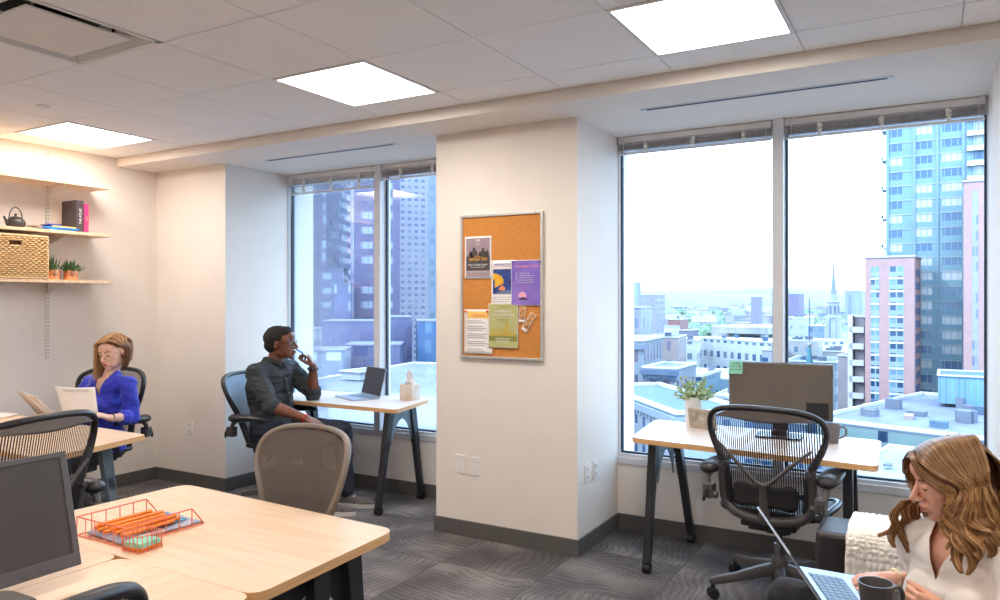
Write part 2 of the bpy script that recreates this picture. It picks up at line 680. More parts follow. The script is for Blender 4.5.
def ceiling_lamp(i, j, label):
    x0, x1, y0, y1 = cell(i, j)
    L = thing('ceiling_light', label, 'ceiling light', ((x0 + x1) / 2, (y0 + y1) / 2, ZC), 0, 'recessed square ceiling lights')
    a, c = G / 2, GY / 2
    f = MB()
    w = .018
    f.box(-a, a, -c, -c + w, -.006, .05).box(-a, a, c - w, c, -.006, .05).box(-a, -a + w, -c + w, c - w, -.006, .05).box(a - w, a, -c + w, c - w, -.006, .05)
    f.box(-a, a, -c, c, .05, .06)
    f.build('frame', M_['lamp_frame'], L, smooth=0)
    d = MB()
    q, qy = a - w, c - w
    # two shallow curved lenses
    for s in (-1, 1):
        y_0, y_1 = (-qy, -.004) if s < 0 else (.004, qy)
        d.grid(lambda u, v, y_0=y_0, y_1=y_1: (-q + 2 * q * u, y_0 + (y_1 - y_0) * v, .022 - .010 * math.sin(PI * v)), 1, 12)
    d.build('diffuser', lampm, L)
    return L


lamp_lab = {(-4, -1): 'square recessed ceiling light, middle of the three lit ones, left of the cork board',
            (-1, -1): 'large bright square ceiling light nearest the right window',
            (-8, -1): 'square recessed ceiling light above the corner with the shelves'}
for c in LAMPS:
    ceiling_lamp(*c, lamp_lab.get(c, 'square recessed ceiling light over the rear half of the room behind the viewer'))

# air outlet of a square drop plate in an open cell
x0, x1, y0, y1 = cell(*DIFF[0])
D = thing('ceiling_diffuser', 'square air outlet with a hanging flat plate in the ceiling above the left tables', 'air vent', ((x0 + x1) / 2, (y0 + y1) / 2, ZC))
a = G / 2
f = MB()
for s in (0, 1, 2, 3):
    M = Matrix.Rotation(s * PI / 2, 4, 'Z')
    f.box(-a, a, -a, -a + .02, -.005, .004, 0, M)
    f.add([(-a + .02, -a + .02, 0), (a - .02, -a + .02, 0), (.2, -.2, .09), (-.2, -.2, .09)], [(0, 1, 2, 3)], 0, M)
f.build('frame', M_['lamp_frame'], D, smooth=0)
f = MB()
f.lathe([(.1, .2), (.1, .09), (.205, .088), (.205, .2)], 24)
f.build('duct', M_['black2'], D)
f = MB()
f.prism(rounded([(-.22, -.22), (.22, -.22), (.22, .22), (-.22, .22)], .004, 2), -.004, .004)
f.build('plate', M_['lamp_frame'], D, smooth=0, bevel=.002)
for s in (-1, 1):
    for q in (-1, 1):
        f = MB()
        f.box(s * .17 - .01, s * .17 + .01, q * .17 - .003, q * .17 + .003, .004, .1)
        f.build('bracket', M_['steel'], D, smooth=0)

f = MB()
f.lathe([(.0, .001), (.034, .001), (.036, -.004), (.03, -.012), (.0, -.013)], 24)
tag(f.build('ceiling_sprinkler_cap', M_['white'], loc=(-4.51, 2.46, ZC)), 'small round white sprinkler cap on the ceiling left of the corner light', 'sprinkler cap')

# slot air outlets in the soffit
for x0, x1, y, lab in ((-1.39, -.19, 4.05, 'long thin slot air outlet above the right window'), (-4.40, -3.20, 4.08, 'long thin slot air outlet above the left window')):
    S = thing('slot_diffuser', lab, 'air vent', ((x0 + x1) / 2, y, ZS), 0, 'slot air outlets in the soffit')
    w = (x1 - x0) / 2
    f = MB()
    f.box(-w, w, -.026, -.010, -.003, .001).box(-w, w, .010, .026, -.003, .001).box(-w - .03, -w, -.022, .022, -.004, .001).box(w, w + .03, -.022, .022, -.004, .001)
    f.build('frame', M_['wframe'], S, smooth=0)
    f = MB()
    f.box(-w, w, -.0095, .0095, -.0045, .001)
    f.build('slot', M_['black2'], S, smooth=0)

# ---------------------------------------------------------------- windows
YG = 4.722


def window(n, x0, x1, xm):
    W = bpy.data.objects.new('window_%d' % n, None)
    COL.objects.link(W)
    W.location = ((x0 + x1) / 2, YG, SILL)
    struct(W)
    ox = W.location.x
    X0, X1, XM = x0 - ox, x1 - ox, xm - ox
    H = ZS - SILL
    f = MB()
    f.box(X0, X1, YW - .012 - YG, YG + .12 - YG, -.045, 0)
    f.build('window_sill', M_['wframe'], W, smooth=0, bevel=.004)
    f = MB()
    fw = .008
    f.box(X0, X0 + fw, -.045, .05, 0, H).box(X1 - .004, X1, -.055, .05, 0, H)
    f.box(X0 + fw, X1 - .004, -.045, .05, H - .09, H).box(X0 + fw, X1 - .004, -.045, .05, 0, .02)
    f.build('window_frame', M_['wframe'], W, smooth=0)
    f = MB()
    f.box(XM - .030, XM + .030, -.085, .05, 0, H)
    f.build('mullion', M_['wframe'], W, smooth=0, bevel=.003)
    for a, c in ((X0 + fw, XM - .032), (XM + .032, X1 - .004)):
        k = MB()
        e = .012
        k.box(a, a + e, -.012, .012, .02, H - .09).box(c - e, c, -.012, .012, .02, H - .09).box(a + e, c - e, -.012, .012, .02, .02 + e)
        k.build('gasket', M_['gasket'], W, smooth=0)
        k = MB()
        k.box(a + e, c - e, -.003, .003, .02 + e, H - .09)
        k.build('pane', M_['glass'], W, smooth=0)
    return W


window(1, P1, P2A, -3.80)
window(2, P2B, XR, -.79)


def blind(x0, x1, drop, label, spread=0):
    """raised venetian blind: headrail, stack of slats, bottom rail, lift cords"""
    w = (x1 - x0) / 2
    B = thing('window_blind', label, 'window blind', ((x0 + x1) / 2, YW + .008, ZS - .004), 0, 'raised venetian blinds')
    f = MB()
    f.box(-w, w, -.02, .02, -.036, 0)
    f.build('headrail', M_['blind'], B, smooth=0, bevel=.003)
    for s in (-1, 1):
        f = MB()
        f.box(s * w - s * .02 - .02, s * w - s * .02 + .02, -.024, .022, -.042, .002)
        f.build('end_bracket', M_['wframe'], B, smooth=0, bevel=.002)
    f = MB()
    z = -.045
    n0 = 5 if spread else 0
    for k in range(n0):
        z -= .020
        f.box(-w + .006, w - .006, -.014, .014, z, z + .0012, 0, Matrix.Translation((0, 0, 0)))
    nst = int((drop + z - .012) / .0034)
    for k in range(nst):
        z -= .0034
        dx = .002 * math.sin(k * 1.7)
        f.box(-w + .006 + dx, w - .006 + dx, -.0125 + .001 * math.sin(k * 2.3), .0125, z, z + .0012)
    f.build('slats', M_['blind2'] if not spread else M_['blind2'], B, smooth=0)
    f = MB()
    f.box(-w + .004, w - .004, -.013, .013, -drop - .012, -drop)
    f.build('bottom_rail', M_['blind'], B, smooth=0, bevel=.002)
    for u in (-.62, .02, .66) if w > .3 else (-.55, .5):
        f = MB()
        zz = [(-.045 - (drop - .045) * i / 9) for i in range(10)]
        f.tube([(u * w + .008 * math.sin(i * 2.1 + u * 5), -.0165 - .003 * (i % 2), q) for i, q in enumerate(zz)], [.011 + .004 * math.sin(i * 3) for i in range(10)], 6)
        f.build('ladder_tape', M_['clip'], B)
    for u in (-.93, .93):
        f = MB()
        f.tube([(u * w, -.022, -.03), (u * w + .004, -.024, -drop), (u * w, -.022, -min(drop * 2, 1.6))], .0016, 5)
        f.build('cord', M_['clip'], B)
    return B


blind(P2B + .01, -.83, .10, 'raised venetian blind, left half of the right window')
blind(-.755, XR - .01, .105, 'raised white venetian blind, right half of the right window before the blue tower')
blind(P1 + .03, -3.84, .155, 'white venetian blind partly opened, left half of the left window', 1)
blind(-3.765, -2.82, .105, 'raised white venetian blind behind the pillar edge, right half of the left window')


# ---------------------------------------------------------------- electrics
def outlet(p, rz, label, blank=False):
    O = thing('blank_wall_plate' if blank else 'wall_outlet', label, 'wall plate' if blank else 'wall outlet', p, rz)
    f = MB()
    f.prism(rounded([(-.035, -.057), (.035, -.057), (.035, .057), (-.035, .057)], .006, 3), 0, .005, M=Matrix.Rotation(R(90), 4, 'X'))
    f.build('cover_plate', M_['white'], O, smooth=30, bevel=.0015)
    if blank:
        for s in (-1, 1):
            f = MB()
            f.lathe([(.0, .0065), (.003, .006), (.003, .004)], 10, Matrix.Translation((0, 0, s * .03)) @ Matrix.Rotation(R(90), 4, 'X'))
            f.build('screw', M_['steel'], O)
    else:
        for s in (-1, 1):
            f = MB()
            f.prism(rounded([(-.016, -.017), (.016, -.017), (.016, .017), (-.016, .017)], .007, 4), .005, .0075, M=Matrix.Translation((0, 0, s * .024)) @ Matrix.Rotation(R(90), 4, 'X'))
            q = f.build('socket', M_['white'], O, smooth=30)
            f = MB()
            for u in (-.006, .006):
                f.box(u - .0012, u + .0012, -.0082, -.0070, s * .024 - .002, s * .024 + .007)
            f.ell((0, -.0075, s * .024 - .009), (.0025, .0008, .0025), 8)
            f.build('socket_slots', M_['black2'], q, smooth=0)
    return O


outlet((-2.61, YP, .455), 0, 'blank white wall plate under the cork board, the left one of the pair', True)
outlet((-2.505, YP, .45), 0, 'blank white wall plate under the cork board, the right one of the pair', True)
outlet((P2B, 4.16, .46), R(90), 'white power outlet on the pillar side by the right window, nearer the pillar corner')
outlet((P2B, 4.285, .458), R(90), 'white power outlet on the pillar side by the right window, nearer the window')
outlet((-5.23, YP, .463), 0, 'white power outlet on the wall between the seated woman in blue and the seated man')
# ---------------------------------------------------------------- desks
ZT = .745


def desk(name, poly, legs, label, top, group=None, rad=.05, plates=(), th=.028, legm='leg', z=ZT, cast=True):
    cx = sum(p[0] for p in poly) / len(poly)
    cy = sum(p[1] for p in poly) / len(poly)
    D = thing(name, label, 'desk' if name == 'desk' else 'table', (cx, cy, 0), 0, group)
    b = MB()
    b.prism(rounded([(x - cx, y - cy) for x, y in poly], rad, 6), z - th, z, 0, 1)
    b.build('tabletop', [M_[top], M_['edge']], D, smooth=30, bevel=.003)
    for (tx, ty), (bx, by) in legs:
        tx, ty, bx, by = tx - cx, ty - cy, bx - cx, by - cy
        up, lo = V((tx, ty, z - th)), V((bx, by, .055))
        mid = up.lerp(lo, .42)
        mid2 = up.lerp(lo, .44)
        b = MB()
        for p0, p1, w0, w1 in ((up, mid, .066, .054), (up.lerp(lo, .3), lo, .046, .040)):
            rings = []
            for p, w in ((p0, w0), (p1, w1)):
                h = w / 2
                rings.append([p + V(q) for q in ((-.022, -h, 0), (.022, -h, 0), (.022, h, 0), (-.022, h, 0))])
            b.loft(rings)
        L = b.build('leg', M_[legm], D, smooth=30, bevel=.004)
        if cast:
            b = MB()
            b.tube([(bx - .02, by, .028), (bx + .02, by, .028)], .028, 16)
            b.tube([(bx, by, .03), (bx, by, .06)], .014, 8)
            b.build('caster', M_['black2'], L, smooth=40)
        else:
            b = MB()
            b.tube([(bx, by, 0), (bx, by, .056)], [.026, .014], 12)
            b.build('foot', M_['black2'], L)
    for (ax, ay), (ex, ey) in plates:
        # end plate with an arched lower edge between two legs
        a, e = V((ax - cx, ay - cy)), V((ex - cx, ey - cy))
        n = 12
        b = MB()
        vs = []
        d = (e - a)
        nn = V((-d.y, d.x)).normalized() * .004
        for i in range(n + 1):
            t = i / n
            p = a + d * t
            lowz = z - th - .25 + .17 * math.sin(PI * t) ** .7
            for s in (-1, 1):
                vs += [(p.x + nn.x * s, p.y + nn.y * s, z - th), (p.x + nn.x * s, p.y + nn.y * s, lowz)]
        fs = []
        for i in range(n):
            q = i * 4
            fs += [(q, q + 1, q + 5, q + 4), (q + 2, q + 6, q + 7, q + 3), (q + 1, q + 3, q + 7, q + 5), (q, q + 4, q + 6, q + 2)]
        fs += [(0, 2, 3, 1), (n * 4, n * 4 + 1, n * 4 + 3, n * 4 + 2)]
        b.add(vs, fs)
        b.build('end_plate', M_['plate' if legm == 'leg' and cast else legm], D, smooth=30)
    # under-frame rail along the middle
    return D


desk('desk', [(-1.44, 3.93), (-.215, 3.80), (-.24, 4.52), (-1.52, 4.60)],
     [((-1.35, 4.06), (-1.362, 3.975)), ((-1.335, 4.42), (-1.295, 4.60)), ((-.36, 4.02), (-.345, 3.93)), ((-.37, 4.33), (-.36, 4.45))],
     'pale desk with rounded corners and black caster legs at the right window', 'whitetop', plates=[((-1.34, 4.10), (-1.345, 4.40)), ((-.365, 4.02), (-.365, 4.33))])
desk('desk', [(-4.50, 4.11), (-3.20, 4.11), (-3.32, 4.685), (-4.50, 4.685)],
     [((-3.34, 4.22), (-3.345, 4.10)), ((-3.36, 4.50), (-3.345, 4.60)), ((-4.36, 4.22), (-4.36, 4.13)), ((-4.36, 4.50), (-4.36, 4.61))],
     'pale desk with black caster legs at the left window, the seated man leans on it', 'whitetop', plates=[((-3.345, 4.24), (-3.355, 4.50)), ((-4.36, 4.24), (-4.36, 4.50))])
desk('table', [(-2.68, 1.362), (-1.50, 1.345), (-1.53, 1.965), (-2.655, 2.02)],
     [((-1.585, 1.66), (-1.565, 1.64)), ((-1.585, 1.80), (-1.575, 1.86)), ((-2.58, 1.5), (-2.58, 1.44)), ((-2.58, 1.85), (-2.58, 1.93))],
     'maple topped table closing the end of the group in front, wire tray on it', 'mapley', rad=.06, cast=False, plates=[((-1.60, 1.50), (-1.60, 1.80))])
desk('table', [(-2.068, .12), (-1.50, .12), (-1.50, 1.343), (-2.066, 1.353)],
     [((-1.56, 1.06), (-1.56, 1.12)), ((-1.56, .3), (-1.56, .24)), ((-2.0, 1.06), (-2.0, 1.12)), ((-2.0, .3), (-2.0, .24))],
     'maple topped table in front under the switched off monitor', 'maple', rad=.05, cast=False)
desk('table', [(-2.68, .12), (-2.071, .12), (-2.069, 1.353), (-2.682, 1.360)],
     [((-2.62, 1.06), (-2.62, 1.12)), ((-2.62, .3), (-2.62, .24)), ((-2.14, 1.06), (-2.14, 1.12)), ((-2.14, .3), (-2.14, .24))],
     'maple topped table hidden mostly behind the switched off monitor in front', 'maple', rad=.05, cast=False)
desk('table', [(-5.32, 2.01), (-3.66, 2.00), (-3.82, 2.65), (-5.32, 2.69)],
     [((-3.92, 2.18), (-3.89, 2.10)), ((-3.98, 2.50), (-3.965, 2.58)), ((-5.2, 2.15), (-5.2, 2.08)), ((-5.2, 2.5), (-5.2, 2.58))],
     'maple topped table where the woman in blue reads her papers', 'mapley', rad=.03, cast=False, legm='legblue')


# ---------------------------------------------------------------- office chairs
def chair(label, cm, meshm, loc, rz, tall=0.0, group='mesh-backed office chairs', solid_pad=True, rec=.17, arms=True, leg0=56, thick=1.0):
    C = thing('office_chair', label, 'office chair', loc, rz, group)
    fr, dk = M_[cm], M_['black']

    def yb(u, z):
        t = (z - .44)
        return -.235 - rec * t - .10 * max(0, t - .2) ** 2 + .07 * (abs(u) / .27) ** 2.2

    out = [(-.13, 1.000), (0, 1.006), (.13, 1.000), (.215, .982), (.262, .945), (.272, .885), (.255, .82), (.222, .75), (.196, .68), (.186, .60),
           (.182, .52), (.165, .465), (.11, .445), (0, .44), (-.11, .445), (-.165, .465), (-.182, .52), (-.186, .60), (-.196, .68), (-.222, .75), (-.255, .82),
           (-.272, .885), (-.262, .945), (-.215, .982)]
    sp = spline([V((u, 0, z)) for u, z in out], 5, True)
    path = [V((p.x, yb(p.x, p.z + tall), p.z + tall * min(1, (p.z - .44) * 2))) for p in sp]
    rad = [(.0145 + .006 * max(0, min(1, (.86 - p.z) / .2))) * thick for p in sp]
    b = MB()
    b.tube(path, rad, 10, closed=True, flat=1.25, up=(0, 1, 0))
    b.build('back_frame', fr, C, smooth=60)
    # half width of the opening at each height
    right = sorted([(p.z, p.x) for p in path if p.x > .02])

    def hw(z):
        best = min(right, key=lambda q: abs(q[0] - z))
        lo = max([q for q in right if q[0] <= z], default=best)
        hi = min([q for q in right if q[0] >= z], default=best)
        if hi[0] - lo[0] < 1e-6:
            return best[1]
        return lo[1] + (hi[1] - lo[1]) * (z - lo[0]) / (hi[0] - lo[0])

    b = MB()
    z0, z1 = .45, .992 + tall

    def gf(u, v):
        z = z0 + (z1 - z0) * v
        zt = .975 + tall
        w = hw(z) if z < zt else hw(zt) * (1 - .55 * (z - zt) / .017)
        x = (2 * u - 1) * w
        return (x, yb(x, z) + .004, z)
    b.grid(gf, 16, 30)
    b.build('back_mesh', meshm, C, smooth=180)
    if solid_pad:
        b = MB()

        def pf(u, v):
            x = (2 * u - 1) * .235
            top = .998 - .05 * abs(2 * u - 1) ** 3
            dip = .058 * (1 - abs(2 * u - 1) ** 2.2)
            z = top - dip * v + tall
            return (x, yb(x, z) - .006, z)
        b.grid(pf, 20, 4)
        b.build('top_band', M_['band'], C, smooth=180, solid=.006)
        # rear U frame and Y-shaped brace
        b = MB()
        u_ = spline([(-.205, 0, .71), (-.208, 0, .62), (-.204, 0, .53), (-.17, 0, .475), (-.09, 0, .45), (0, 0, .445), (.09, 0, .45), (.17, 0, .475), (.204, 0, .53), (.208, 0, .62), (.205, 0, .71)], 4)
        b.tube([V((p.x, yb(p.x, p.z) - .012, p.z)) for p in u_], .024, 10, flat=.9, up=(0, 1, 0))
        U = b.build('rear_frame', M_['graph'] if cm != 'tan' else fr, C, smooth=60)
        for s in (-1, 1):
            b = MB()
            b.tube([(s * .205, yb(.2, .70) - .042, .695), (s * .205, yb(.2, .70) - .02, .695)], .014, 12)
            b.build('bolt', M_['steel'], U)
        b = MB()
        q = lambda x, z: (x, yb(x, z) - .03, z)
        b.tube([q(-.215, .805), q(-.12, .72), q(-.035, .635), q(0, .62)], [.007, .009, .011, .013], 8)
        b.tube([q(.215, .805), q(.12, .72), q(.035, .635), q(0, .62)], [.007, .009, .011, .013], 8)
        b.tube([q(0, .63), q(0, .54), q(0, .455)], [.014, .022, .028], 8, flat=.5, up=(0, 1, 0))
        b.build('back_brace', M_['graph'], C, smooth=60)
        b = MB()
        b.grid(lambda u, v: ((2 * u - 1) * .15, yb((2 * u - 1) * .15, .56) - .014 - .008 * math.sin(PI * u), .565 + (.055 * abs(2 * u - 1) ** .7 + .018 + .025 * math.exp(-((2 * u - 1) / .25) ** 2)) * (2 * v - 1) * (1 - abs(2 * u - 1) ** 8 * .5)), 24, 6)
        b.build('lumbar_pad', M_['black2'], C, smooth=180, solid=.012)
    # seat
    so = rounded([(-.235, -.20), (.235, -.20), (.26, .18), (.2, .265), (-.2, .265), (-.26, .18)], [.07, .07, .1, .05, .05, .1], 6)
    zs = lambda x, y: .455 + .02 * (abs(x) / .25) ** 2 - .09 * max(0, y - .16) ** 1.2 * 2
    b = MB()
    b.tube([(x, y, zs(x, y)) for x, y in so], .017, 8, closed=True)
    b.build('seat_frame', dk, C, smooth=60)
    b = MB()
    ys = [-.195 + .455 * i / 16 for i in range(17)]

    def sw(y):
        xs = []
        for i in range(len(so)):
            (ax, ay), (bx, by) = so[i - 1], so[i]
            if (ay - y) * (by - y) <= 0 and ay != by:
                xs.append(ax + (bx - ax) * (y - ay) / (by - ay))
        return max(xs) if xs else .18
    b.grid(lambda u, v: ((2 * u - 1) * sw(-.195 + .455 * v), -.195 + .455 * v, zs((2 * u - 1) * .25, -.195 + .455 * v) - .008 * math.sin(PI * u)), 12, 16)
    b.build('seat_mesh', M_['seatmesh'], C, smooth=180, solid=.006)
    b = MB()
    b.box(-.10, .10, -.20, .13, .375, .43)
    b.box(-.13, .13, -.22, -.12, .395, .44)
    b.box(-.05, .05, -.07, .07, .33, .38)
    b.build('tilt_mechanism', dk, C, smooth=30, bevel=.008)
    b = MB()
    b.tube([(.10, .02, .405), (.22, .03, .40), (.27, .035, .395)], [.007, .007, .012], 8)
    b.build('lever', dk, C)
    b = MB()
    b.lathe([(.027, .13), (.027, .27), (.016, .27), (.016, .36)], 16)
    b.build('gas_column', M_['steel'], C)
    b = MB()
    b.lathe([(.03, .07), (.045, .09), (.05, .15), (.038, .20), (.03, .21)], 18)
    b.build('base_hub', M_['graph'], C)
    for k in range(5):
        a = R(90 + 72 * k + leg0)
        c, s = math.cos(a), math.sin(a)
        b = MB()
        rings = []
        for t, w, h, z in ((.03, .026, .030, .145), (.12, .024, .026, .13), (.22, .019, .021, .108), (.33, .016, .018, .092), (.358, .012, .012, .088)):
            rings.append([V((c * t - s * w * q0, s * t + c * w * q0, z + h * q1)) for q0, q1 in ((-1, -1), (-1.05, .3), (-.6, 1), (.6, 1), (1.05, .3), (1, -1))])
        b.loft(rings)
        L = b.build('base_leg', M_['graph'], C, smooth=50, bevel=.003)
        b = MB()
        x, y = c * .342, s * .342
        for o in (-1, 1):
            b.tube([(x - s * .008 * o, y + c * .008 * o, .0275), (x - s * .026 * o, y + c * .026 * o, .0275)], [.0275, .025], 18)
        b.box(x - .008, x + .008, y - .008, y + .008, .03, .085)
        b.build('caster', M_['black2'], L)
    for s in (-1, 1) if arms else ():
        b = MB()
        b.tube([(s * .215, -.30, .545), (s * .255, -.30, .55), (s * .27, -.28, .56)], .018, 8)
        b.box(s * .258 - .024, s * .258 + .024, -.325, -.262, .53, .60)
        A = b.build('arm_bracket', M_['graph'], C, smooth=30, bevel=.016, seg=3)
        b = MB()
        b.tube([(s * .262, -.335, .575), (s * .264, -.345, .545), (s * .272, -.34, .52)], [.008, .010, .006], 8)
        b.build('height_lever', dk, A)
        b = MB()
        b.tube([(s * .268, -.285, .56), (s * .275, -.27, .62), (s * .275, -.22, .66)], [.016, .015, .018], 10)
        b.build('arm_post', M_['graph'], C)
        b = MB()
        rings = []
        for y, w, h, z in ((-.29, .022, .012, .662), (-.27, .044, .028, .666), (-.2, .052, .031, .668), (-.1, .050, .023, .675), (-.02, .040, .016, .676), (.02, .030, .012, .672), (.035, .012, .006, .668)):
            rings.append([V((s * .275 + w * math.cos(2 * PI * i / 14), y, z + h * math.sin(2 * PI * i / 14))) for i in range(14)])
        b.loft(rings)
        b.build('arm_pad', dk, C, smooth=60)
    return C


M_['meshA'] = mesh_fabric('chair_mesh_striped', (40, 38, 42), .0105, .012, .52, .05)
M_['meshB'] = mesh_fabric('chair_mesh_fine', (96, 87, 80), .0056, .0056, .78, .68, shear=.55)
M_['meshC'] = mesh_fabric('chair_mesh_blue', (96, 140, 178), .006, .006, .66, .45)
M_['seatmesh'] = mesh_fabric('seat_mesh', (32, 32, 36), .004, .004, .85, .85)
M_['band'] = mat('grey_back_band', (128, 120, 116), .5, var=.03)
M_['tan'] = mat('taupe_plastic', (130, 120, 111), .45, var=.04)

chair('black office chair with see-through striped mesh back at the right window desk', 'black', M_['meshA'], (-.672, 3.99, 0), R(-5), tall=-.015)
chair('black office chair seen from behind, between the front tables and the woman in blue', 'black', M_['meshA'], (-3.46, 1.69, 0), R(98), tall=.02)
chair('taupe framed office chair pushed in at the end of the front tables', 'tan', M_['meshB'], (-2.125, 1.79, 0), R(170), solid_pad=False, rec=.26, arms=False, thick=.72)
chair('office chair with blue tinted mesh under the seated man', 'black', M_['meshC'], (-4.05, 3.95, 0), R(-84), solid_pad=False, rec=.42, tall=-.05)
chair('black office chair under the woman in blue by the shelves', 'black', M_['meshA'], (-5.0, 3.0, 0), R(180 + 17), solid_pad=False)
chair('black office chair of which only the top corner shows, below the monitor', 'black', M_['meshA'], (-1.485, .565, 0), R(90), tall=.028)

# ---------------------------------------------------------------- things on the right desk
T = thing('monitor', 'large dark grey monitor with a green note on the right window desk', 'monitor', (-.735, 4.36, ZT), R(1.5))
b = MB()
b.box(-.268, .268, -.012, .012, .105, .405)
b.build('screen', [mat('matte_screen', (96, 88, 80), .5, var=.04, scale=3)], T, smooth=0, bevel=.004)
b = MB()
b.box(-.272, .272, -.004, .024, .101, .409)
b.build('casing', M_['graph'], T, smooth=0, bevel=.006)
b = MB()
b.box(.14, .252, -.0155, -.011, .115, .20)
b.build('dark_panel', M_['black2'], T, smooth=0)
b = MB()
b.box(-.04, .04, .024, .05, .03, .25)
b.box(-.04, .04, -.005, .05, .008, .035)
b.build('stand_neck', M_['black'], T, smooth=0, bevel=.006)
b = MB()
b.prism(rounded([(-.12, -.09), (.12, -.09), (.12, .09), (-.12, .09)], .03, 5), 0, .01)
b.build('stand_base', M_['black'], T, smooth=30, bevel=.002)


def glyph(txt, size, m, parent, loc, rot=(R(90), 0, 0), align='CENTER', name='lettering', ext=.0002, sx=1.0):
    cu = bpy.data.curves.new(name, 'FONT')
    cu.body = txt
    cu.size = size
    cu.extrude = ext
    cu.align_x = align
    cu.resolution_u = 2
    o = bpy.data.objects.new(name, cu)
    me = None
    COL.objects.link(o)
    dg = bpy.context.evaluated_depsgraph_get()
    me = bpy.data.meshes.new_from_object(o.evaluated_get(dg))
    bpy.data.objects.remove(o)
    me.materials.clear()
    me.materials.append(m)
    o = bpy.data.objects.new(name, me)
    COL.objects.link(o)
    o.parent = parent
    o.location = loc
    o.rotation_euler = rot
    o.scale = (sx, 1, 1)
    return o


M_['ink'] = mat('dark_ink', (60, 60, 64), .8, var=0)
M_['whiteink'] = mat('white_ink', (240, 236, 232), .8, var=0)
N = thing('sticky_note', 'mint green sticky note on the top corner of the big monitor', 'sticky note', (-.965, 4.336, 1.092), R(1.5))
b = MB()
b.grid(lambda u, v: ((u - .5) * .076, -.004 * (1 - v) ** 2, v * .076 - .01), 2, 6)
b.build('note_sheet', M_['mint'], N, smooth=180, solid=.0004)
for k, t in enumerate(('call 9:30', 'lunch order', 'copy paper')):
    glyph(t, .0135, M_['ink'], N, (0, -.0035 + .0006 * k, .046 - k * .017), name='handwriting')

# plant in a white pot
T = thing('potted_plant', 'small leafy plant in a tall white pot on the right window desk', 'potted plant', (-1.245, 4.475, ZT))
b = MB()
b.lathe([(.0, 0), (.044, 0), (.047, .01), (.054, .172), (.056, .176), (.05, .176), (.048, .165), (.0, .16)], 32)
b.build('pot', M_['white'], T, smooth=50)
b = MB()
lf = MB()
rnd = random.Random(5)
for k in range(56):
    a = rnd.random() * 2 * PI
    el = rnd.uniform(.15, 1.35)
    L = rnd.uniform(.085, .125) * (1.15 if el > 1 else 1.0)
    d = V((math.cos(a) * math.cos(el), math.sin(a) * math.cos(el), math.sin(el)))
    p0 = V((d.x * .02, d.y * .02, .165))
    pts = [p0 + d * L * t + V((0, 0, -.02 * t * t * math.cos(el))) for t in (0, .35, .7, 1)]
    b.tube(pts, [.0016, .0014, .0011, .0007], 5)
    for t in range(7):
        q = p0 + d * L * (.25 + .125 * t)
        n = V((rnd.uniform(-1, 1), rnd.uniform(-1, 1), rnd.uniform(-.6, 1))).normalized()
        w = rnd.uniform(.007, .0105)
        u = n.orthogonal().normalized()
        v2 = n.cross(u)
        lf.add([q, q + u * w + n * .002, q + u * w * 1.2 + v2 * w, q + v2 * w * 1.9 + u * w * .2, q - u * w + v2 * w, q - u * w * .8 + n * .002], [(0, 1, 2, 3), (0, 3, 4, 5)])
b.build('stems', M_['stem'], T)
lf.build('foliage', M_['leaf'], T, smooth=0)

# picture frame
T = thing('picture_frame', 'small wooden framed picture leaning beside the white plant pot', 'picture frame', (-1.165, 4.40, ZT), R(-14))
Mx = Matrix.Rotation(R(12), 4, 'X')
b = MB()
for x0, x1, z0, z1 in ((-.085, .085, 0, .016), (-.085, .085, .104, .12), (-.085, -.069, .016, .104), (.069, .085, .016, .104)):
    b.box(x0, x1, -.008, .008, z0, z1, 0, Mx)
b.build('frame', mat('frame_wood', (176, 160, 142), .5, var=.1, scale=30), T, smooth=0, bevel=.002)
b = MB()
b.box(-.069, .069, -.002, .006, .016, .104, 0, Mx)
b.build('picture', mat('faded_picture', (196, 186, 170), .3, scale=22, c2=(136, 120, 102)), T, smooth=0)
b = MB()
b.add([(-.02, .008, .09), (.02, .008, .09), (.03, .075, 0), (-.03, .075, 0)], [(0, 1, 2, 3)])
b.build('easel_leg', M_['graph'], T, smooth=0, solid=.003)


def mug(name, label, loc, rz, m, s=1.0):
    T = thing(name, label, 'mug', loc, rz)
    b = MB()
    b.lathe([(.0, 0), (.029 * s, 0), (.032 * s, .003), (.041 * s, .09 * s), (.042 * s, .094 * s), (.039 * s, .094 * s), (.037 * s, .088 * s), (.029 * s, .008), (0, .007)], 36)
    b.build('cup_body', m, T, smooth=50)
    b = MB()
    b.tube(spline([(.037 * s, 0, .078 * s), (.058 * s, 0, .08 * s), (.068 * s, 0, .062 * s), (.062 * s, 0, .038 * s), (.034 * s, 0, .024 * s)], 5), .0055 * s, 10, flat=1.4, up=(0, 1, 0))
    b.build('handle', m, T, smooth=60)
    return T


mug('mug', 'grey mug standing on the right window desk beside the monitor', (-.463, 4.31, ZT), R(20), M_['mug'], 1.05)


def keyboard_deck(b, w, d, z, rows=5, colsn=13, m=0):
    """a block of keys"""
    for r in range(rows):
        for c in range(colsn):
            x0 = -w / 2 + w * c / colsn
            y0 = d * r / rows
            b.box(x0 + .0012, x0 + w / colsn - .0012, y0 + .0012, y0 + d / rows - .0012, z, z + .0012, m)


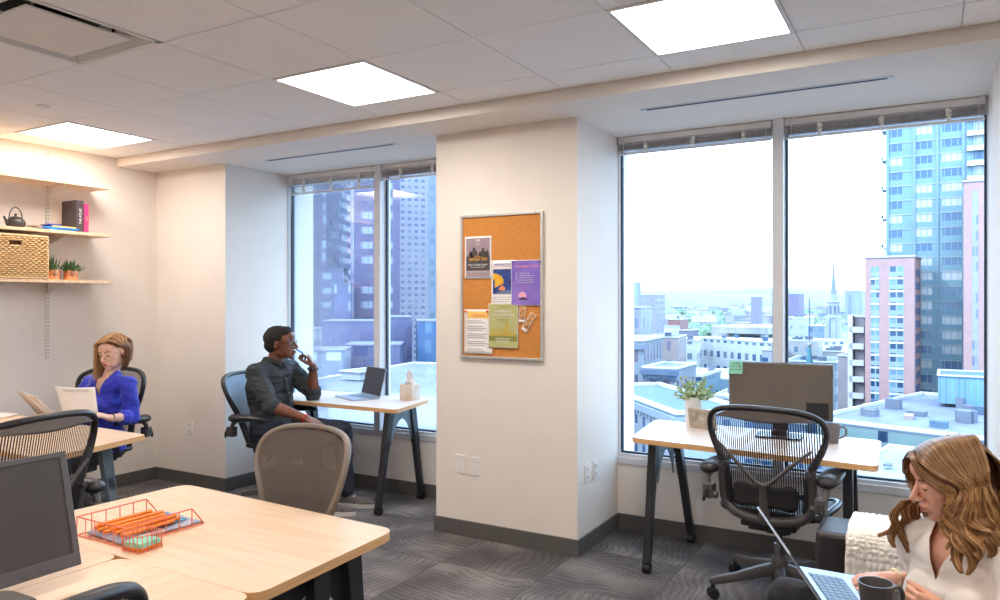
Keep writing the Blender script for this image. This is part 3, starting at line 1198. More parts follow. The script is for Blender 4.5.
def laptop(label, loc, rz, open_deg, w=.33, d=.225, deck='lapalu', lidm='screen', sc_in=True):
    """hinge along local x at y=0, base reaches to -y, lid rises behind"""
    T = thing('laptop', label, 'laptop', loc, rz)
    b = MB()
    b.prism(rounded([(-w / 2, -d), (w / 2, -d), (w / 2, 0), (-w / 2, 0)], .008, 4), 0, .011)
    B = b.build('base', M_[deck], T, smooth=30, bevel=.002)
    b = MB()
    b.box(-.13, .13, -.125, -.02, .0111, .0115)
    K = b.build('keyboard_well', M_['key'], B, smooth=0)
    b = MB()
    bb = MB()
    keyboard_deck(bb, .255, .1, .0116)
    b.add(bb.v, bb.f, 0, Matrix.Translation((0, -.1225, 0)))
    b.build('keys', mat('key_caps', (118, 150, 182), .5, var=.03), B, smooth=0)
    b = MB()
    b.box(-.05, .05, -.212, -.138, .0111, .0114)
    b.build('trackpad', mat('trackpad', (150, 162, 180), .3, var=.01), B, smooth=0)
    Ml = Matrix.Translation((0, -.002, .011)) @ Matrix.Rotation(R(90 - open_deg), 4, 'X') @ Matrix.Rotation(R(90), 4, 'X')
    b = MB()
    b.prism(rounded([(-w / 2, 0), (w / 2, 0), (w / 2, d), (-w / 2, d)], .008, 4), -.0055, 0, M=Ml)
    Ld = b.build('lid', M_[deck], T, smooth=30, bevel=.001)
    b = MB()
    b.prism([(-w / 2 + .006, .010), (w / 2 - .006, .010), (w / 2 - .006, d - .005), (-w / 2 + .006, d - .005)], 0, .0006, M=Ml)
    b.build('screen', M_[lidm], Ld, smooth=0)
    return T


laptop('open laptop with dark screen on the left window desk beside the tissue box', (-3.80, 4.56, ZT), R(-24), 104)

T = thing('tissue_box', 'tan and white cube tissue box on the corner of the left window desk', 'tissue box', (-3.44, 4.59, ZT), R(2))
b = MB()
b.box(-.055, .055, -.055, .055, 0, .118)
b.build('carton', mat('tissue_carton', (226, 216, 206), .7, scale=14, c2=(206, 178, 146)), T, smooth=0, bevel=.002)
b = MB()
b.lathe([(.028, .1182), (.034, .1188), (.034, .1182)], 20)
b.build('opening', M_['paper'], T)
b = MB()
for k in range(3):
    a0 = k * 2.1
    b.grid(lambda u, v, a0=a0: ((1 - v * .6) * .045 * (2 * u - 1) * math.cos(a0) + .006 * math.sin(9 * u + a0), (1 - v * .6) * .045 * (2 * u - 1) * math.sin(a0) + .010 * math.sin(7 * v + 5 * u), .112 + v * (.105 + .012 * math.sin(6 * u + a0))), 8, 8)
b.build('tissue', M_['paper'], T, smooth=180, solid=.0006)

# ---------------------------------------------------------------- front table things
T = thing('monitor', 'switched off dark monitor at the left edge, standing on the front table', 'monitor', (-1.965, .92, ZT), R(91))
Ml = Matrix.Translation((0, 0, .05)) @ Matrix.Rotation(R(-14), 4, 'X')
w, h = .255, .305
b = MB()
Mlf = Ml
b.box(-w, w, .004, .03, 0, h, 0, Ml)
b.box(-w * .6, w * .6, .03, .055, .05, h - .05, 0, Ml)
b.build('casing', M_['graph'], T, smooth=0, bevel=.006)
b = MB()
b.box(-w + .018, w - .018, -.0005, .005, .034, h - .016, 0, Ml)
b.build('screen', mat('off_screen', (64, 60, 60), .42, var=.03), T, smooth=0)
b = MB()
for x0, x1, z0, z1 in ((-w, w, 0, .034), (-w, w, h - .016, h), (-w, -w + .018, .034, h - .016), (w - .018, w, .034, h - .016)):
    b.box(x0, x1, -.004, .008, z0, z1, 0, Ml)
b.build('bezel', mat('bezel_plastic', (84, 82, 86), .35, var=.03), T, smooth=0, bevel=.002)
for k in range(5):
    b = MB()
    b.box(.10 + k * .022, .112 + k * .022, -.0065, -.003, .010, .0135, 0, Ml)
    b.build('button', M_['steel'], T, smooth=0)
b = MB()
b.box(-.03, .03, .03, .055, .005, .16)
b.build('stand_neck', M_['black'], T, smooth=0, bevel=.006)
b = MB()
b.prism(rounded([(-.12, -.075), (.12, -.075), (.12, .11), (-.12, .11)], .06, 8), 0, .012)
b.build('stand_base', M_['graph'], T, smooth=30, bevel=.004)

# wire tray
TX, TY = -2.25, 1.545
T = thing('wire_letter_tray', 'copper coloured wire letter tray on the front table', 'letter tray', (TX, TY, ZT), R(0))
x0, x1, y0, y1, hz = -.12, .12, -.145, .145, .062
r_ = .0019
b = MB()
b.tube([(x0, y0, .004), (x1, y0, .004), (x1, y1, .004), (x0, y1, .004)], r_ * 1.3, 6, closed=True)
b.build('bottom_frame', M_['wire'], T)
b = MB()
# rim runs round the closed end, then slopes down to the open end on both sides
b.tube([(x0, y1, .004), (x0, y1 - .045, hz), (x0, y0, hz), (x1, y0, hz), (x1, y1 - .045, hz), (x1, y1, .004)], r_ * 1.3, 6)
b.build('rim', M_['wire'], T)
for k in range(6):
    y = y0 + (y1 - .045 - y0) * k / 5
    for x in (x0, x1):
        b = MB()
        b.tube([(x, y, .004), (x, y, hz)], r_, 5)
        b.build('upright_wire', M_['wire'], T)
for k in range(1, 5):
    b = MB()
    x = x0 + (x1 - x0) * k / 5
    b.tube([(x, y1, .003), (x, y0, .003), (x, y0, hz)], r_, 5)
    b.build('long_wire', M_['wire'], T)
for k in range(1, 8):
    b = MB()
    y = y0 + (y1 - y0) * k / 8
    b.tube([(x0, y, .0035), (x1, y, .0035)], r_, 5)
    b.build('cross_wire', M_['wire'], T)
b = MB()
b.grid(lambda u, v: ((u - .5) * .20, (v - .5) * .28 + .012, .0075 + .001 * math.sin(5 * u)), 6, 6)
mg = tag(b.build('magazine', mat('magazine_cover', (120, 128, 170), .4, scale=9, c2=(214, 208, 214)), smooth=180, solid=.004, loc=(TX, TY, ZT)), 'colourful magazine lying in the copper wire tray', 'magazine')
mg.rotation_euler.z = R(-4)
b = MB()
b.box(-.08, .06, -.02, .1, .0, .003)
mg2 = tag(b.build('postcard', mat('blue_card', (80, 170, 205), .5, scale=20, c2=(60, 70, 120)), smooth=0, loc=(TX - .005, TY + .03, ZT + .0125)), 'blue printed card on the magazine in the wire tray', 'card')
mg2.rotation_euler.z = R(-6)
pc = [(-.085, -.02, .0225), (-.068, .0, .0225), (-.050, -.03, .0225), (-.030, -.005, .0225), (-.010, -.035, .0225), (.008, -.01, .0225), (.028, -.02, .0225), (.048, .0, .0225), (.068, -.03, .0225), (-.060, -.025, .0355), (-.02, -.012, .0355), (.018, -.03, .0355), (.058, -.018, .0355)]
for k, (x, y, z) in enumerate(pc):
    P = thing('marker_pen', 'orange marker pen in the wire tray', 'marker pen', (TX + x, TY + y, ZT + z), R(rnd.uniform(-3, 3)), 'orange marker pens lying in the wire tray')
    P['label'] = 'thick orange marker pen lying in the copper wire tray'
    b = MB()
    b.tube([(0, -.088, 0), (0, .06, 0), (0, .066, 0)], [.0063, .0063, .005], 12)
    b.build('barrel', M_['orange'], P)
    b = MB()
    b.tube([(0, .066, 0), (0, .072, 0), (0, .1, 0), (0, .103, 0)], [.0055, .0066, .0066, .004], 12)
    b.build('cap', M_['orange'], P)
# note cup
NX, NY = -2.083, 1.432
T = thing('wire_note_holder', 'small copper wire note holder in front of the tray', 'note holder', (NX, NY, ZT), R(3))
q = .043
for z in (.003, .05):
    b = MB()
    rr = [(x, y, z) for x, y in rounded([(-q, -q), (q, -q), (q, q), (-q, q)], .012, 4)]
    b.tube(rr, .0018, 6, closed=True)
    b.build('ring_wire', M_['wire'], T)
for k in range(5):
    t = -q + .01 + (2 * q - .02) * k / 4
    for pa in ([(t, -q, .003), (t, -q, .05)], [(t, q, .003), (t, q, .05)], [(-q, t, .003), (-q, t, .05)], [(q, t, .003), (q, t, .05)]):
        b = MB()
        b.tube(pa, .0014, 5)
        b.build('upright_wire', M_['wire'], T)
b = MB()
b.box(-.037, .037, -.037, .037, .005, .012)
tag(b.build('sticky_note_pad', M_['orange'], smooth=0, loc=(NX, NY, ZT)), 'orange sticky note pad at the bottom of the small wire holder', 'note pad').rotation_euler.z = R(3)
b = MB()
b.box(-.036, .036, -.036, .036, .0, .014)
tag(b.build('sticky_note_pad', M_['mint'], smooth=0, loc=(NX, NY, ZT + .0125)), 'mint green sticky note pad in the small wire holder', 'note pad').rotation_euler.z = R(8)

# ---------------------------------------------------------------- papers on the far-left table
b = MB()
b.grid(lambda u, v: ((u - .5) * .21, (v - .5) * .28, .008 + .004 * math.sin(3 * u)), 4, 4)
k = tag(b.build('notebook', M_['paper'], smooth=180, solid=.012, loc=(-5.22, 2.50, ZT)), 'white notebook at the far left end of the table by the woman', 'notebook')
k.rotation_euler.z = R(20)
b = MB()
b.grid(lambda u, v: ((u - .5) * .21, (v - .5) * .29, .003), 2, 2)
k = tag(b.build('brochure', mat('orange_brochure', (236, 228, 220), .6, scale=10, c2=(240, 140, 92)), smooth=0, solid=.002, loc=(-4.80, 2.22, ZT)), 'white and orange brochure on the table, partly behind the chair rail', 'brochure')
k.rotation_euler.z = R(70)

# ---------------------------------------------------------------- sofa
T = thing('sofa', 'black leather sofa with a box arm under the white knitted throw', 'sofa', (.0, 2.5, 0))
b = MB()
b.box(-.41, .50, .735, 1.0, .06, .575)
b.build('armrest', M_['sofa'], T, smooth=30, bevel=.02, seg=3)
b = MB()
b.box(-.41, .50, -1.15, -.90, .06, .585)
b.build('armrest', M_['sofa'], T, smooth=30, bevel=.02, seg=3)
b = MB()
b.box(-.37, .50, -.90, .73, .08, .30)
b.build('seat_base', M_['sofa'], T, smooth=30, bevel=.015)
for y0_, y1_ in ((-.895, -.088), (-.082, .725)):
    b = MB()
    b.box(-.40, .28, y0_, y1_, .30, .42)
    b.build('seat_cushion', M_['sofa'], T, smooth=30, bevel=.03, seg=4)
    b = MB()
    b.box(.26, .42, y0_, y1_, .42, .76, 0, Matrix.Translation((0, 0, 0)))
    b.build('back_cushion', M_['sofa'], T, smooth=30, bevel=.04, seg=4)
b = MB()
b.box(.40, .52, -1.15, 1.0, .08, .72)
b.build('back_panel', M_['sofa'], T, smooth=30, bevel=.02)
for x, y in ((-.34, .9), (-.34, -1.05), (.44, .9), (.44, -1.05)):
    b = MB()
    b.tube([(x, y, 0), (x, y, .065)], [.015, .02], 12)
    b.build('foot', M_['black'], T)

# throw: a thick ribbed cloth over the arm
m, nt, bs = new_mat('knitted_throw')
bs.inputs['Base Color'].default_value = (*lin((246, 241, 232)), 1)
bs.inputs['Roughness'].default_value = .95
bs.inputs['Sheen Weight'].default_value = .3
b = MB()
prof = [(-.048, .12), (-.042, .3), (-.036, .50), (-.03, .585), (.0, .617), (.06, .624), (.14, .626), (.24, .624), (.29, .612), (.312, .58), (.318, .48), (.32, .36)]
pp = spline([V((0, y, z)) for y, z in prof], 10)
rnd = random.Random(3)


def throwf(u, v):
    k = v * (len(pp) - 1)
    i = min(int(k), len(pp) - 2)
    p = pp[i].lerp(pp[i + 1], k - i)
    a = pp[i + 1] - pp[i]
    n = V((0, -a.z, a.y)).normalized()
    if n.z < 0 and abs(a.y) > abs(a.z):
        n = -n
    rib = .0062 * abs(math.sin(PI * u * 28)) ** .7 * (.55 + .45 * abs(math.sin(PI * v * 40))) + .0045 * (noise.noise(V((u * 70, v * 60, 0)))) + .004 * noise.noise(V((u * 9, v * 7, 3)))
    y = p.y - .0 + (n.y * rib if n.length > .1 else 0)
    z = p.z + n.z * rib
    return (u * .62 - .30 + .006 * noise.noise(V((v * 9, 0, u * 3))), y, z)


b.grid(throwf, 300, 240)
tag(b.build('throw_blanket', m, smooth=180, solid=.008, loc=(.01, 3.222, -.022)), 'cream knitted throw blanket draped over the sofa arm', 'throw blanket')
# ---------------------------------------------------------------- shelves on the left wall
XW = XL
for z, lab in ((2.345, 'highest of the three birch wall shelves, empty underneath the ceiling light'), (1.985, 'middle birch wall shelf carrying the teapot and books'), (1.633, 'lowest birch wall shelf carrying the wicker basket and two succulents')):
    S = thing('wall_shelf', lab, 'shelf', (XW, 2.52, z), 0, 'birch wall shelves')
    b = MB()
    b.box(.014, .285, -.92, .92, -.011, .011)
    b.build('board', M_['shelf'], S, smooth=0, bevel=.002)
    for y in (-.6, .6):
        b = MB()
        b.add([(.014, y - .004, -.012), (.25, y - .004, -.012), (.25, y - .004, -.022), (.014, y - .004, -.085),
               (.014, y + .004, -.012), (.25, y + .004, -.012), (.25, y + .004, -.022), (.014, y + .004, -.085)],
              [(0, 1, 2, 3), (7, 6, 5, 4), (0, 4, 5, 1), (1, 5, 6, 2), (2, 6, 7, 3), (3, 7, 4, 0)])
        b.build('bracket', M_['white'], S, smooth=0, bevel=.001)
for y in (1.92, 3.12):
    S = thing('shelf_standard', 'white slotted upright rail on the wall holding the shelves', 'shelf rail', (XW, y, 0), 0, 'slotted uprights behind the shelves')
    b = MB()
    b.box(0, .013, -.0125, .0125, 1.06, 2.60)
    b.build('rail', M_['white'], S, smooth=0, bevel=.001)
    b = MB()
    z = 1.075
    while z < 2.59:
        for u in (-.006, .006):
            b.box(.0125, .0134, u - .0016, u + .0016, z, z + .014)
        z += .0254
    b.build('slots', M_['black2'], S, smooth=0)

# wicker basket, woven strands are real relief
T = thing('wicker_basket', 'woven wicker basket with a cut-out handle on the lowest wall shelf', 'basket', (XW + .165, 2.755, 1.645))
w2, d2, hh = .215, .115, .30
b = MB()
n_st = 22


def weave_panel(org, ax, length, normal, skip=None):
    ax, normal = V(ax), V(normal)
    rows = 19
    for r in range(rows):
        z = .022 + r * (hh - .044) / (rows - 1)
        pts = []
        n = 44
        for i in range(n + 1):
            t = i / n
            s = t * length
            if skip and r > 14 and r < 17 and abs(s - length * .5) < .038:
                if len(pts) > 1:
                    b.tube(pts, .0068, 5)
                pts = []
                continue
            off = .0065 * math.cos(PI * (i / 2 + r))
            pts.append(V(org) + ax * s + normal * off + V((0, 0, z)))
        if len(pts) > 1:
            b.tube(pts, .0068, 5)


weave_panel((d2, -w2, 0), (0, 1, 0), 2 * w2, (1, 0, 0), True)
weave_panel((-d2, w2, 0), (1, 0, 0), 2 * d2, (0, 1, 0))
weave_panel((-d2, -w2, 0), (1, 0, 0), 2 * d2, (0, -1, 0))
b.build('woven_sides', M_['wicker'], T, smooth=180)
b = MB()
for z in (.008, hh - .006):
    b.tube([(-d2, -w2, z), (d2, -w2, z), (d2, w2, z), (-d2, w2, z)], .009, 8, closed=True)
for x, y in ((d2, w2), (d2, -w2), (-d2, w2), (-d2, -w2)):
    b.tube([(x, y, 0), (x, y, hh)], .008, 8)
b.build('rim_frame', M_['wicker'], T)
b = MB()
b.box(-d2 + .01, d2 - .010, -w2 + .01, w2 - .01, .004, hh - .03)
b.build('basket_shade_fill', mat('basket_shadow', (104, 66, 40), .9, var=.1), T, smooth=0)  # dark brown box painted as the shade inside the basket
b = MB()
zc = .022 + 15.5 * (hh - .044) / 18
b.tube([(d2 + .004, y, z) for y, z in ((-.04, zc - .022), (.04, zc - .022), (.04, zc + .022), (-.04, zc + .022))], .004, 6, closed=True)
b.build('handle_opening', M_['wicker'], T)

# teapot
T = thing('teapot', 'black cast iron teapot with a loop handle on the middle shelf', 'teapot', (XW + .17, 2.815, 1.996), R(8))
b = MB()
b.lathe([(0, 0), (.040, 0), (.056, .012), (.062, .032), (.056, .052), (.042, .066), (.03, .070), (0, .071)], 28)
b.build('pot_body', M_['iron'], T, smooth=60)
b = MB()
b.lathe([(.034, .069), (.036, .073), (.02, .080), (.004, .083), (.004, .087), (.009, .092), (.008, .099), (0, .101)], 20)
b.build('lid', M_['iron'], T, smooth=60)
b = MB()
b.tube([(0, -.045, .025), (0, -.066, .042), (0, -.078, .066), (0, -.084, .074)], [.014, .010, .008, .007], 10)
b.build('spout', M_['iron'], T)
b = MB()
b.tube([(0, .047 * math.cos(a), .06 + .085 * math.sin(a)) for a in [PI * i / 14 for i in range(15)]], .0035, 8)
b.build('handle', M_['iron'], T)


def book(label, loc, rz, L, W, H, mcol, group, stand=False, spine_text=None, tcol=None):
    """lying: L along x, W along y, H thick"""
    T = thing('book', label, 'book', loc, rz, group)
    mcov = mat('book_cover', mcol, .45, var=.04)
    b = MB()
    c = .002
    if stand:   # L height, W depth (x, away from the wall), H thickness (y); spine faces +x
        b.box(0, W, -H / 2, -H / 2 + c, 0, L).box(0, W, H / 2 - c, H / 2, 0, L).box(W - c, W, -H / 2 + c, H / 2 - c, 0, L)
        b.build('cover', mcov, T, smooth=0, bevel=.0008)
        b = MB()
        b.box(.003, W - c, -H / 2 + c, H / 2 - c, .003, L - .003)
        b.build('pages', M_['paper'], T, smooth=0)
        if spine_text:
            glyph(spine_text, H * .42, tcol, T, (W + .0006, H * .18, L * .5), (R(90), R(-90), R(90)), name='spine_title')
    else:
        b.box(-W / 2, W / 2, -L / 2, L / 2, 0, c).box(-W / 2, W / 2, -L / 2, L / 2, H - c, H).box(W / 2 - c, W / 2, -L / 2, L / 2, c, H - c)
        b.build('cover', mcov, T, smooth=0, bevel=.0008)
        b = MB()
        b.box(-W / 2 + .003, W / 2 - c, -L / 2 + .003, L / 2 - .003, c, H - c)
        b.build('pages', M_['paper'], T, smooth=0)
        if spine_text:
            glyph(spine_text, H * .6, tcol, T, (W / 2 + .0006, 0, H * .28), (R(90), 0, R(90)), name='spine_title')
    return T


bx = XW + .17
zb = 1.996
g1 = 'books lying on the middle shelf'
book('lowest book lying in the pile on the shelf, pale blue spine', (bx, 3.10, zb), R(4), .20, .14, .011, (104, 156, 205), g1)
book('bright blue book second from the bottom in the lying pile', (bx + .004, 3.085, zb + .0115), R(-3), .25, .15, .013, (38, 122, 208), g1)
book('yellow book lying near the top of the pile', (bx, 3.13, zb + .025), R(2), .22, .14, .010, (238, 200, 92), g1)
book('small dark blue book topmost on the lying pile', (bx + .01, 3.05, zb + .0355), R(-5), .10, .11, .011, (34, 60, 168), g1)
book('slim tan book lying at the left of the pile beside the teapot', (bx - .05, 2.98, zb + .025), R(10), .09, .09, .009, (190, 150, 110), g1)
g2 = 'books standing on the middle shelf'
book('thick dark brown book standing upright on the middle shelf', (XW + .055, 3.225, zb), 0, .235, .185, .055, (74, 62, 66), g2, True, 'THE ATLAS', M_['whiteink'])
book('hot pink book standing upright beside the dark book', (XW + .07, 3.276, zb), 0, .215, .165, .034, (238, 58, 118), g2, True, 'Secret', mat('yellow_ink', (250, 210, 120), .6, var=0))

# succulents in copper pots
for y, kind, lab in ((3.062, 0, 'tall spiky succulent in a copper pot next to the wicker basket'), (3.195, 1, 'dense rosette succulent in a copper pot, the one further from the basket')):
    T = thing('potted_succulent', lab, 'potted plant', (XW + .175, y, 1.6445), 0, 'succulents in copper pots')
    b = MB()
    b.lathe([(0, 0), (.046, 0), (.048, .003), (.048, .072), (.045, .072), (.045, .062), (0, .062)], 32)
    b.build('pot', M_['copper'], T, smooth=40)
    rnd = random.Random(9 + kind)
    b = MB()
    n = 11 if kind == 0 else 46
    for k in range(n):
        a = k * 2.4
        if kind == 0:
            tilt, L, w = rnd.uniform(.1, .75), rnd.uniform(.085, .135), .0075
        else:
            tilt, L, w = .15 + 1.15 * (k % 12) / 12, rnd.uniform(.06, .10), .0072
        d = V((math.cos(a) * math.sin(tilt), math.sin(a) * math.sin(tilt), math.cos(tilt)))
        p0 = V((math.cos(a) * .012, math.sin(a) * .012, .058))
        pts = [p0 + d * L * t + V((d.x, d.y, 0)) * .02 * math.sin(PI * t) + V((0, 0, .010 * t * t * math.sin(tilt))) for t in (0, .3, .6, .85, 1)]
        b.tube(pts, [w * .8, w, w * .8, w * .45, w * .08], 6, flat=.5)
    b.build('leaves', M_['green'], T)

# ---------------------------------------------------------------- cork board
bx0, bx1, bz0, bz1 = -2.603, -2.016, 1.132, 2.036
T = thing('cork_board', 'cork notice board with a silver frame on the pillar between the windows', 'notice board', ((bx0 + bx1) / 2, YP, (bz0 + bz1) / 2))
w, h = (bx1 - bx0) / 2, (bz1 - bz0) / 2
b = MB()
f_ = .018
for a in ((-w, w, h - f_, h), (-w, w, -h, -h + f_), (-w, -w + f_, -h + f_, h - f_), (w - f_, w, -h + f_, h - f_)):
    b.box(a[0], a[1], -.020, 0, a[2], a[3])
b.build('frame', M_['alu'], T, smooth=0, bevel=.003)
b = MB()
b.box(-w + f_, w - f_, -.010, -.002, -h + f_, h - f_)
b.build('cork', M_['cork'], T, smooth=0)
for sx in (-1, 1):
    for sz in (-1, 1):
        b = MB()
        b.ell((sx * (w - .045), -.0205, sz * (h - .009)), (.004, .0015, .004), 10)
        b.build('screw', M_['steel'], T)


def px2(px, py, y=4.008):
    """place on the board's front plane seen at px, py"""
    t = (px - 500) / 750
    s = y / (.8660254 + .5 * t)
    return (-.5 * s + .8660254 * t * s, CAMH - (py - 300) / 750 * s)


def poster(name, label, cat, x0, x1, z0, z1, rot, face, y=-.0, border=None, bcol=None):
    """sheet hung on the board; local origin its centre"""
    P = thing(name, label, cat, ((x0 + x1) / 2, YP - .0115 + y, (z0 + z1) / 2), 0, None)
    P.rotation_euler = (0, R(rot), 0)
    w, h = (x1 - x0) / 2, (z1 - z0) / 2
    b = MB()
    b.grid(lambda u, v: ((2 * u - 1) * w, -.0015 - .003 * (abs(2 * v - 1) ** 4) * (1 if v < .5 else .2), (2 * v - 1) * h), 2, 12)
    b.build('sheet', bcol or M_['paper'], P, smooth=180, solid=.0006)
    if face:
        b = MB()
        m = border or 0
        b.grid(lambda u, v: ((2 * u - 1) * (w - m), -.0024 - .003 * (abs(2 * v - 1) ** 4) * (1 if v < .5 else .2), (2 * v - 1) * (h - m)), 2, 12)
        b.build('print', face, P, smooth=180)
    return P, w, h


def flat(P, name, pts, m, y=-.0035):
    b = MB()
    n = len(pts)
    b.add([(x, y, z) for x, z in pts], [tuple(range(n))])
    return b.build(name, m, P, smooth=0)


def strip(P, x0, x1, z, h, m, name='text_line', y=-.0037):
    return flat(P, name, [(x0, z), (x1, z), (x1, z + h), (x0, z + h)], m, y)


def ink(c):
    return mat('print_ink', c, .7, var=0)


W_ = M_['whiteink']
# 1 dark music poster
x0, zt = px2(465, 237)
x1, zb_ = px2(491.5, 278.5)
P, w, h = poster('poster', 'dark event poster with grey skyline figures, upper left on the cork board', 'poster', x0, x1, zb_, zt, 0, ink((158, 138, 148)), border=.011)
dk = ink((76, 68, 70))
wi, hi = w - .011, h - .011
flat(P, 'dark_field', [(-wi, -hi), (wi, -hi), (wi, hi * .05), (-wi, hi * .05)], dk, -.0030)
for cx, ww, hh_ in ((-.055, .018, .34), (-.028, .026, .52), (.012, .014, .30), (.038, .026, .50), (.068, .012, .42)):
    flat(P, 'figure', [(cx - ww, -.0), (cx + ww, 0), (cx + ww * .9, hi * hh_ * .6), (cx + ww * .35, hi * hh_ * .75), (cx + ww * .35, hi * hh_), (cx - ww * .3, hi * hh_), (cx - ww * .4, hi * hh_ * .72), (cx - ww * .9, hi * hh_ * .5)], dk, -.0032)
yo = ink((246, 178, 52))
glyph('the live', .016, yo, P, (0, -.0037, hi * .02))
glyph('VERTIGO TRIO', .026, yo, P, (0, -.0037, -hi * .16), sx=.78)
glyph('FRIDAY OCTOBER EVENING', .0155, W_, P, (0, -.0037, -hi * .42), sx=.72)
glyph('doors open at seven thirty', .0115, W_, P, (0, -.0037, -hi * .52), sx=.85)
glyph('reserve your tickets at the hall', .0120, W_, P, (0, -.0037, -hi * .76), sx=.86)
glyph('W', .026, W_, P, (0, -.0037, hi * .80), sx=1.2)
glyph('music', .012, W_, P, (0, -.0037, hi * .66))
# 2 white poster with a painting
x0, zt = px2(491.5, 260.5)
x1, zb_ = px2(512, 305)
P, w, h = poster('poster', 'white poster with a blue and yellow street painting, centre of the cork board', 'poster', x0, x1 + .02, zb_, zt, 0, None, y=.001)
cx = -.004
glyph('WINE AUCTION', .0195, ink((52, 74, 178)), P, (cx, -.0035, h * .76), sx=.84)
strip(P, -w + .008, w - .014, h * .70, .002, ink((226, 140, 96)))
pa = mat('painted_picture', (44, 84, 178), .6, scale=34, c2=(38, 44, 84))
flat(P, 'painting', [(-w + .012, -h * .52), (w - .014, -h * .52), (w - .014, h * .6), (-w + .012, h * .6)], pa, -.0030)
flat(P, 'painting_yellow', [(-w + .012, -h * .25), (-w + .035, -h * .2), (.004, -h * .05), (.004, h * .12), (-.01, h * .28), (-w + .03, h * .42), (-w + .012, h * .42)], mat('painted_yellow', (246, 190, 44), .6, scale=40, c2=(220, 160, 40)), -.0033)
flat(P, 'painting_orange', [(-.03, -h * .34), (.012, -h * .36), (.018, -h * .24), (-.006, -h * .12), (-.026, -h * .24)], ink((232, 140, 84)), -.0036)
flat(P, 'painting_grey', [(-w + .012, -h * .52), (w - .014, -h * .52), (w - .014, -h * .32), (0, -h * .36)], ink((110, 124, 156)), -.0034)
flat(P, 'painting_blue', [(-w + .012, -h * .5), (-w + .024, -h * .5), (-w + .024, h * .12), (-w + .012, h * .12)], ink((32, 56, 130)), -.0036)
for k in range(3):
    strip(P, -w + .01, w - .02 - .012 * k, -h * (.66 + .09 * k), .0018, M_['ink'])
# 3 purple poster
x0, zt = px2(511.5, 260.5)
x1, zb_ = px2(542.5, 305.5)
P, w, h = poster('poster', 'purple poster with a pink lotus flower, upper right on the cork board', 'poster', x0, x1, zb_, zt, 0, mat('purple_print', (104, 88, 188), .5, scale=6, c2=(150, 118, 200)), border=.003, y=-.002)
pk = ink((240, 160, 200))
glyph('MIND MEDITATION', .023, pk, P, (0, -.0037, h * .66), sx=.78)
for k, t in enumerate(('Mon   Evening flow yoga', 'Tue   Guided meditation at noon', 'Wed   Breathing and balance', 'Thu   Quiet hour by candlelight', 'Fri   Slow stretch at lunchtime')):
    glyph(t, .0105, W_, P, (-w * .72, -.0037, h * (.40 - .10 * k)), align='LEFT', sx=.95)
for k in range(9):
    a = R(10 + 20 * k)
    L = .034
    c = V((-.028, 0, -h * .62))
    d, e = V((math.cos(a), 0, math.sin(a))), V((-math.sin(a), 0, math.cos(a)))
    pts = [c, c + d * L * .5 + e * .008, c + d * L, c + d * L * .5 - e * .008]
    flat(P, 'petal', [(p.x, p.z) for p in pts], ink((242, 170 + 5 * k % 30, 214)), -.0034 - .0001 * k)
flat(P, 'flower_heart', [(-.036, -h * .56), (-.020, -h * .56), (-.022, -h * .48), (-.034, -h * .48)], ink((250, 170, 120)), -.0045)
flat(P, 'lotus_leaf', [(-.058, -h * .82), (-.05, -h * .7), (-.02, -h * .64), (.006, -h * .7), (.008, -h * .86), (-.02, -h * .95), (-.05, -h * .93)], ink((66, 44, 58)), -.0035)
# 4 white schedule
x0, zt = px2(464.5, 309.5)
x1, zb_ = px2(492.5, 354.5)
P, w, h = poster('flyer', 'white flyer with an orange banner and typed lines, lower left on the cork board', 'flyer', x0, x1, zb_, zt, 0, None)
flat(P, 'banner', [(-w + .018, h * .62), (w, h * .60), (w, h * .93), (-w + .018, h * .93), (-w + .026, h * .78)], ink((250, 204, 112)), -.0030)
glyph('Crafternoon', .027, ink((240, 120, 70)), P, (.004, -.0037, h * .69), sx=.72)
gi = ink((120, 116, 122))
for k in range(17):
    if k in (2, 6, 10, 14):
        continue
    strip(P, -w * (.72 if k % 4 else .8), w * (.3 + .5 * ((k * 7) % 5) / 5), h * (.48 - .085 * k), .0026, gi)
# 5 green poster
x0, zt = px2(489, 303.5)
x1, zb_ = px2(518.5, 348.5)
P, w, h = poster('poster', 'olive green poster with autumn trees, lower centre of the cork board', 'poster', x0, x1, zb_, zt, 0, mat('green_print', (190, 188, 130), .6, scale=8, c2=(180, 180, 118)), border=.003, y=-.003)
tr_ = ink((196, 172, 84))
flat(P, 'meadow', [(-w + .003, -h + .004), (w - .003, -h + .004), (w - .003, -h * .40), (.03, -h * .36), (-w + .003, -h * .46)], ink((140, 142, 70)), -.0032)
for k, (cx, hh_, ww) in enumerate(((-.075, .30, .016), (-.05, .36, .014), (-.026, .28, .013), (.002, .34, .011), (.026, .62, .017), (.052, .26, .014), (.076, .14, .012))):
    z0 = -h * .46
    z1 = z0 + h * hh_ * 1.15
    flat(P, 'tree', [(cx - ww, z0), (cx + ww, z0), (cx + ww * .9, (z0 + z1) / 2), (cx + ww * .4, z1 - .01), (cx, z1), (cx - ww * .45, z1 - .012), (cx - ww * .9, (z0 + z1) / 2)], tr_, -.0034)
glyph('CAMPING IN', .024, W_, P, (-.004, -.0037, h * .60), sx=.84)
glyph('THE REDWOODS', .024, W_, P, (.0, -.0037, h * .42), sx=.84)
for k, (a, c) in enumerate(((-.3, .5), (-.5, .3), (-.3, .3))):
    strip(P, w * a, w * c, h * (.84 if k == 0 else .34 - .07 * k), .002, ink((110, 110, 80)))
for k in range(5):
    strip(P, -w * (.55 - .05 * k), w * (.5 - .07 * k), -h * (.58 + .075 * k), .0026, W_)
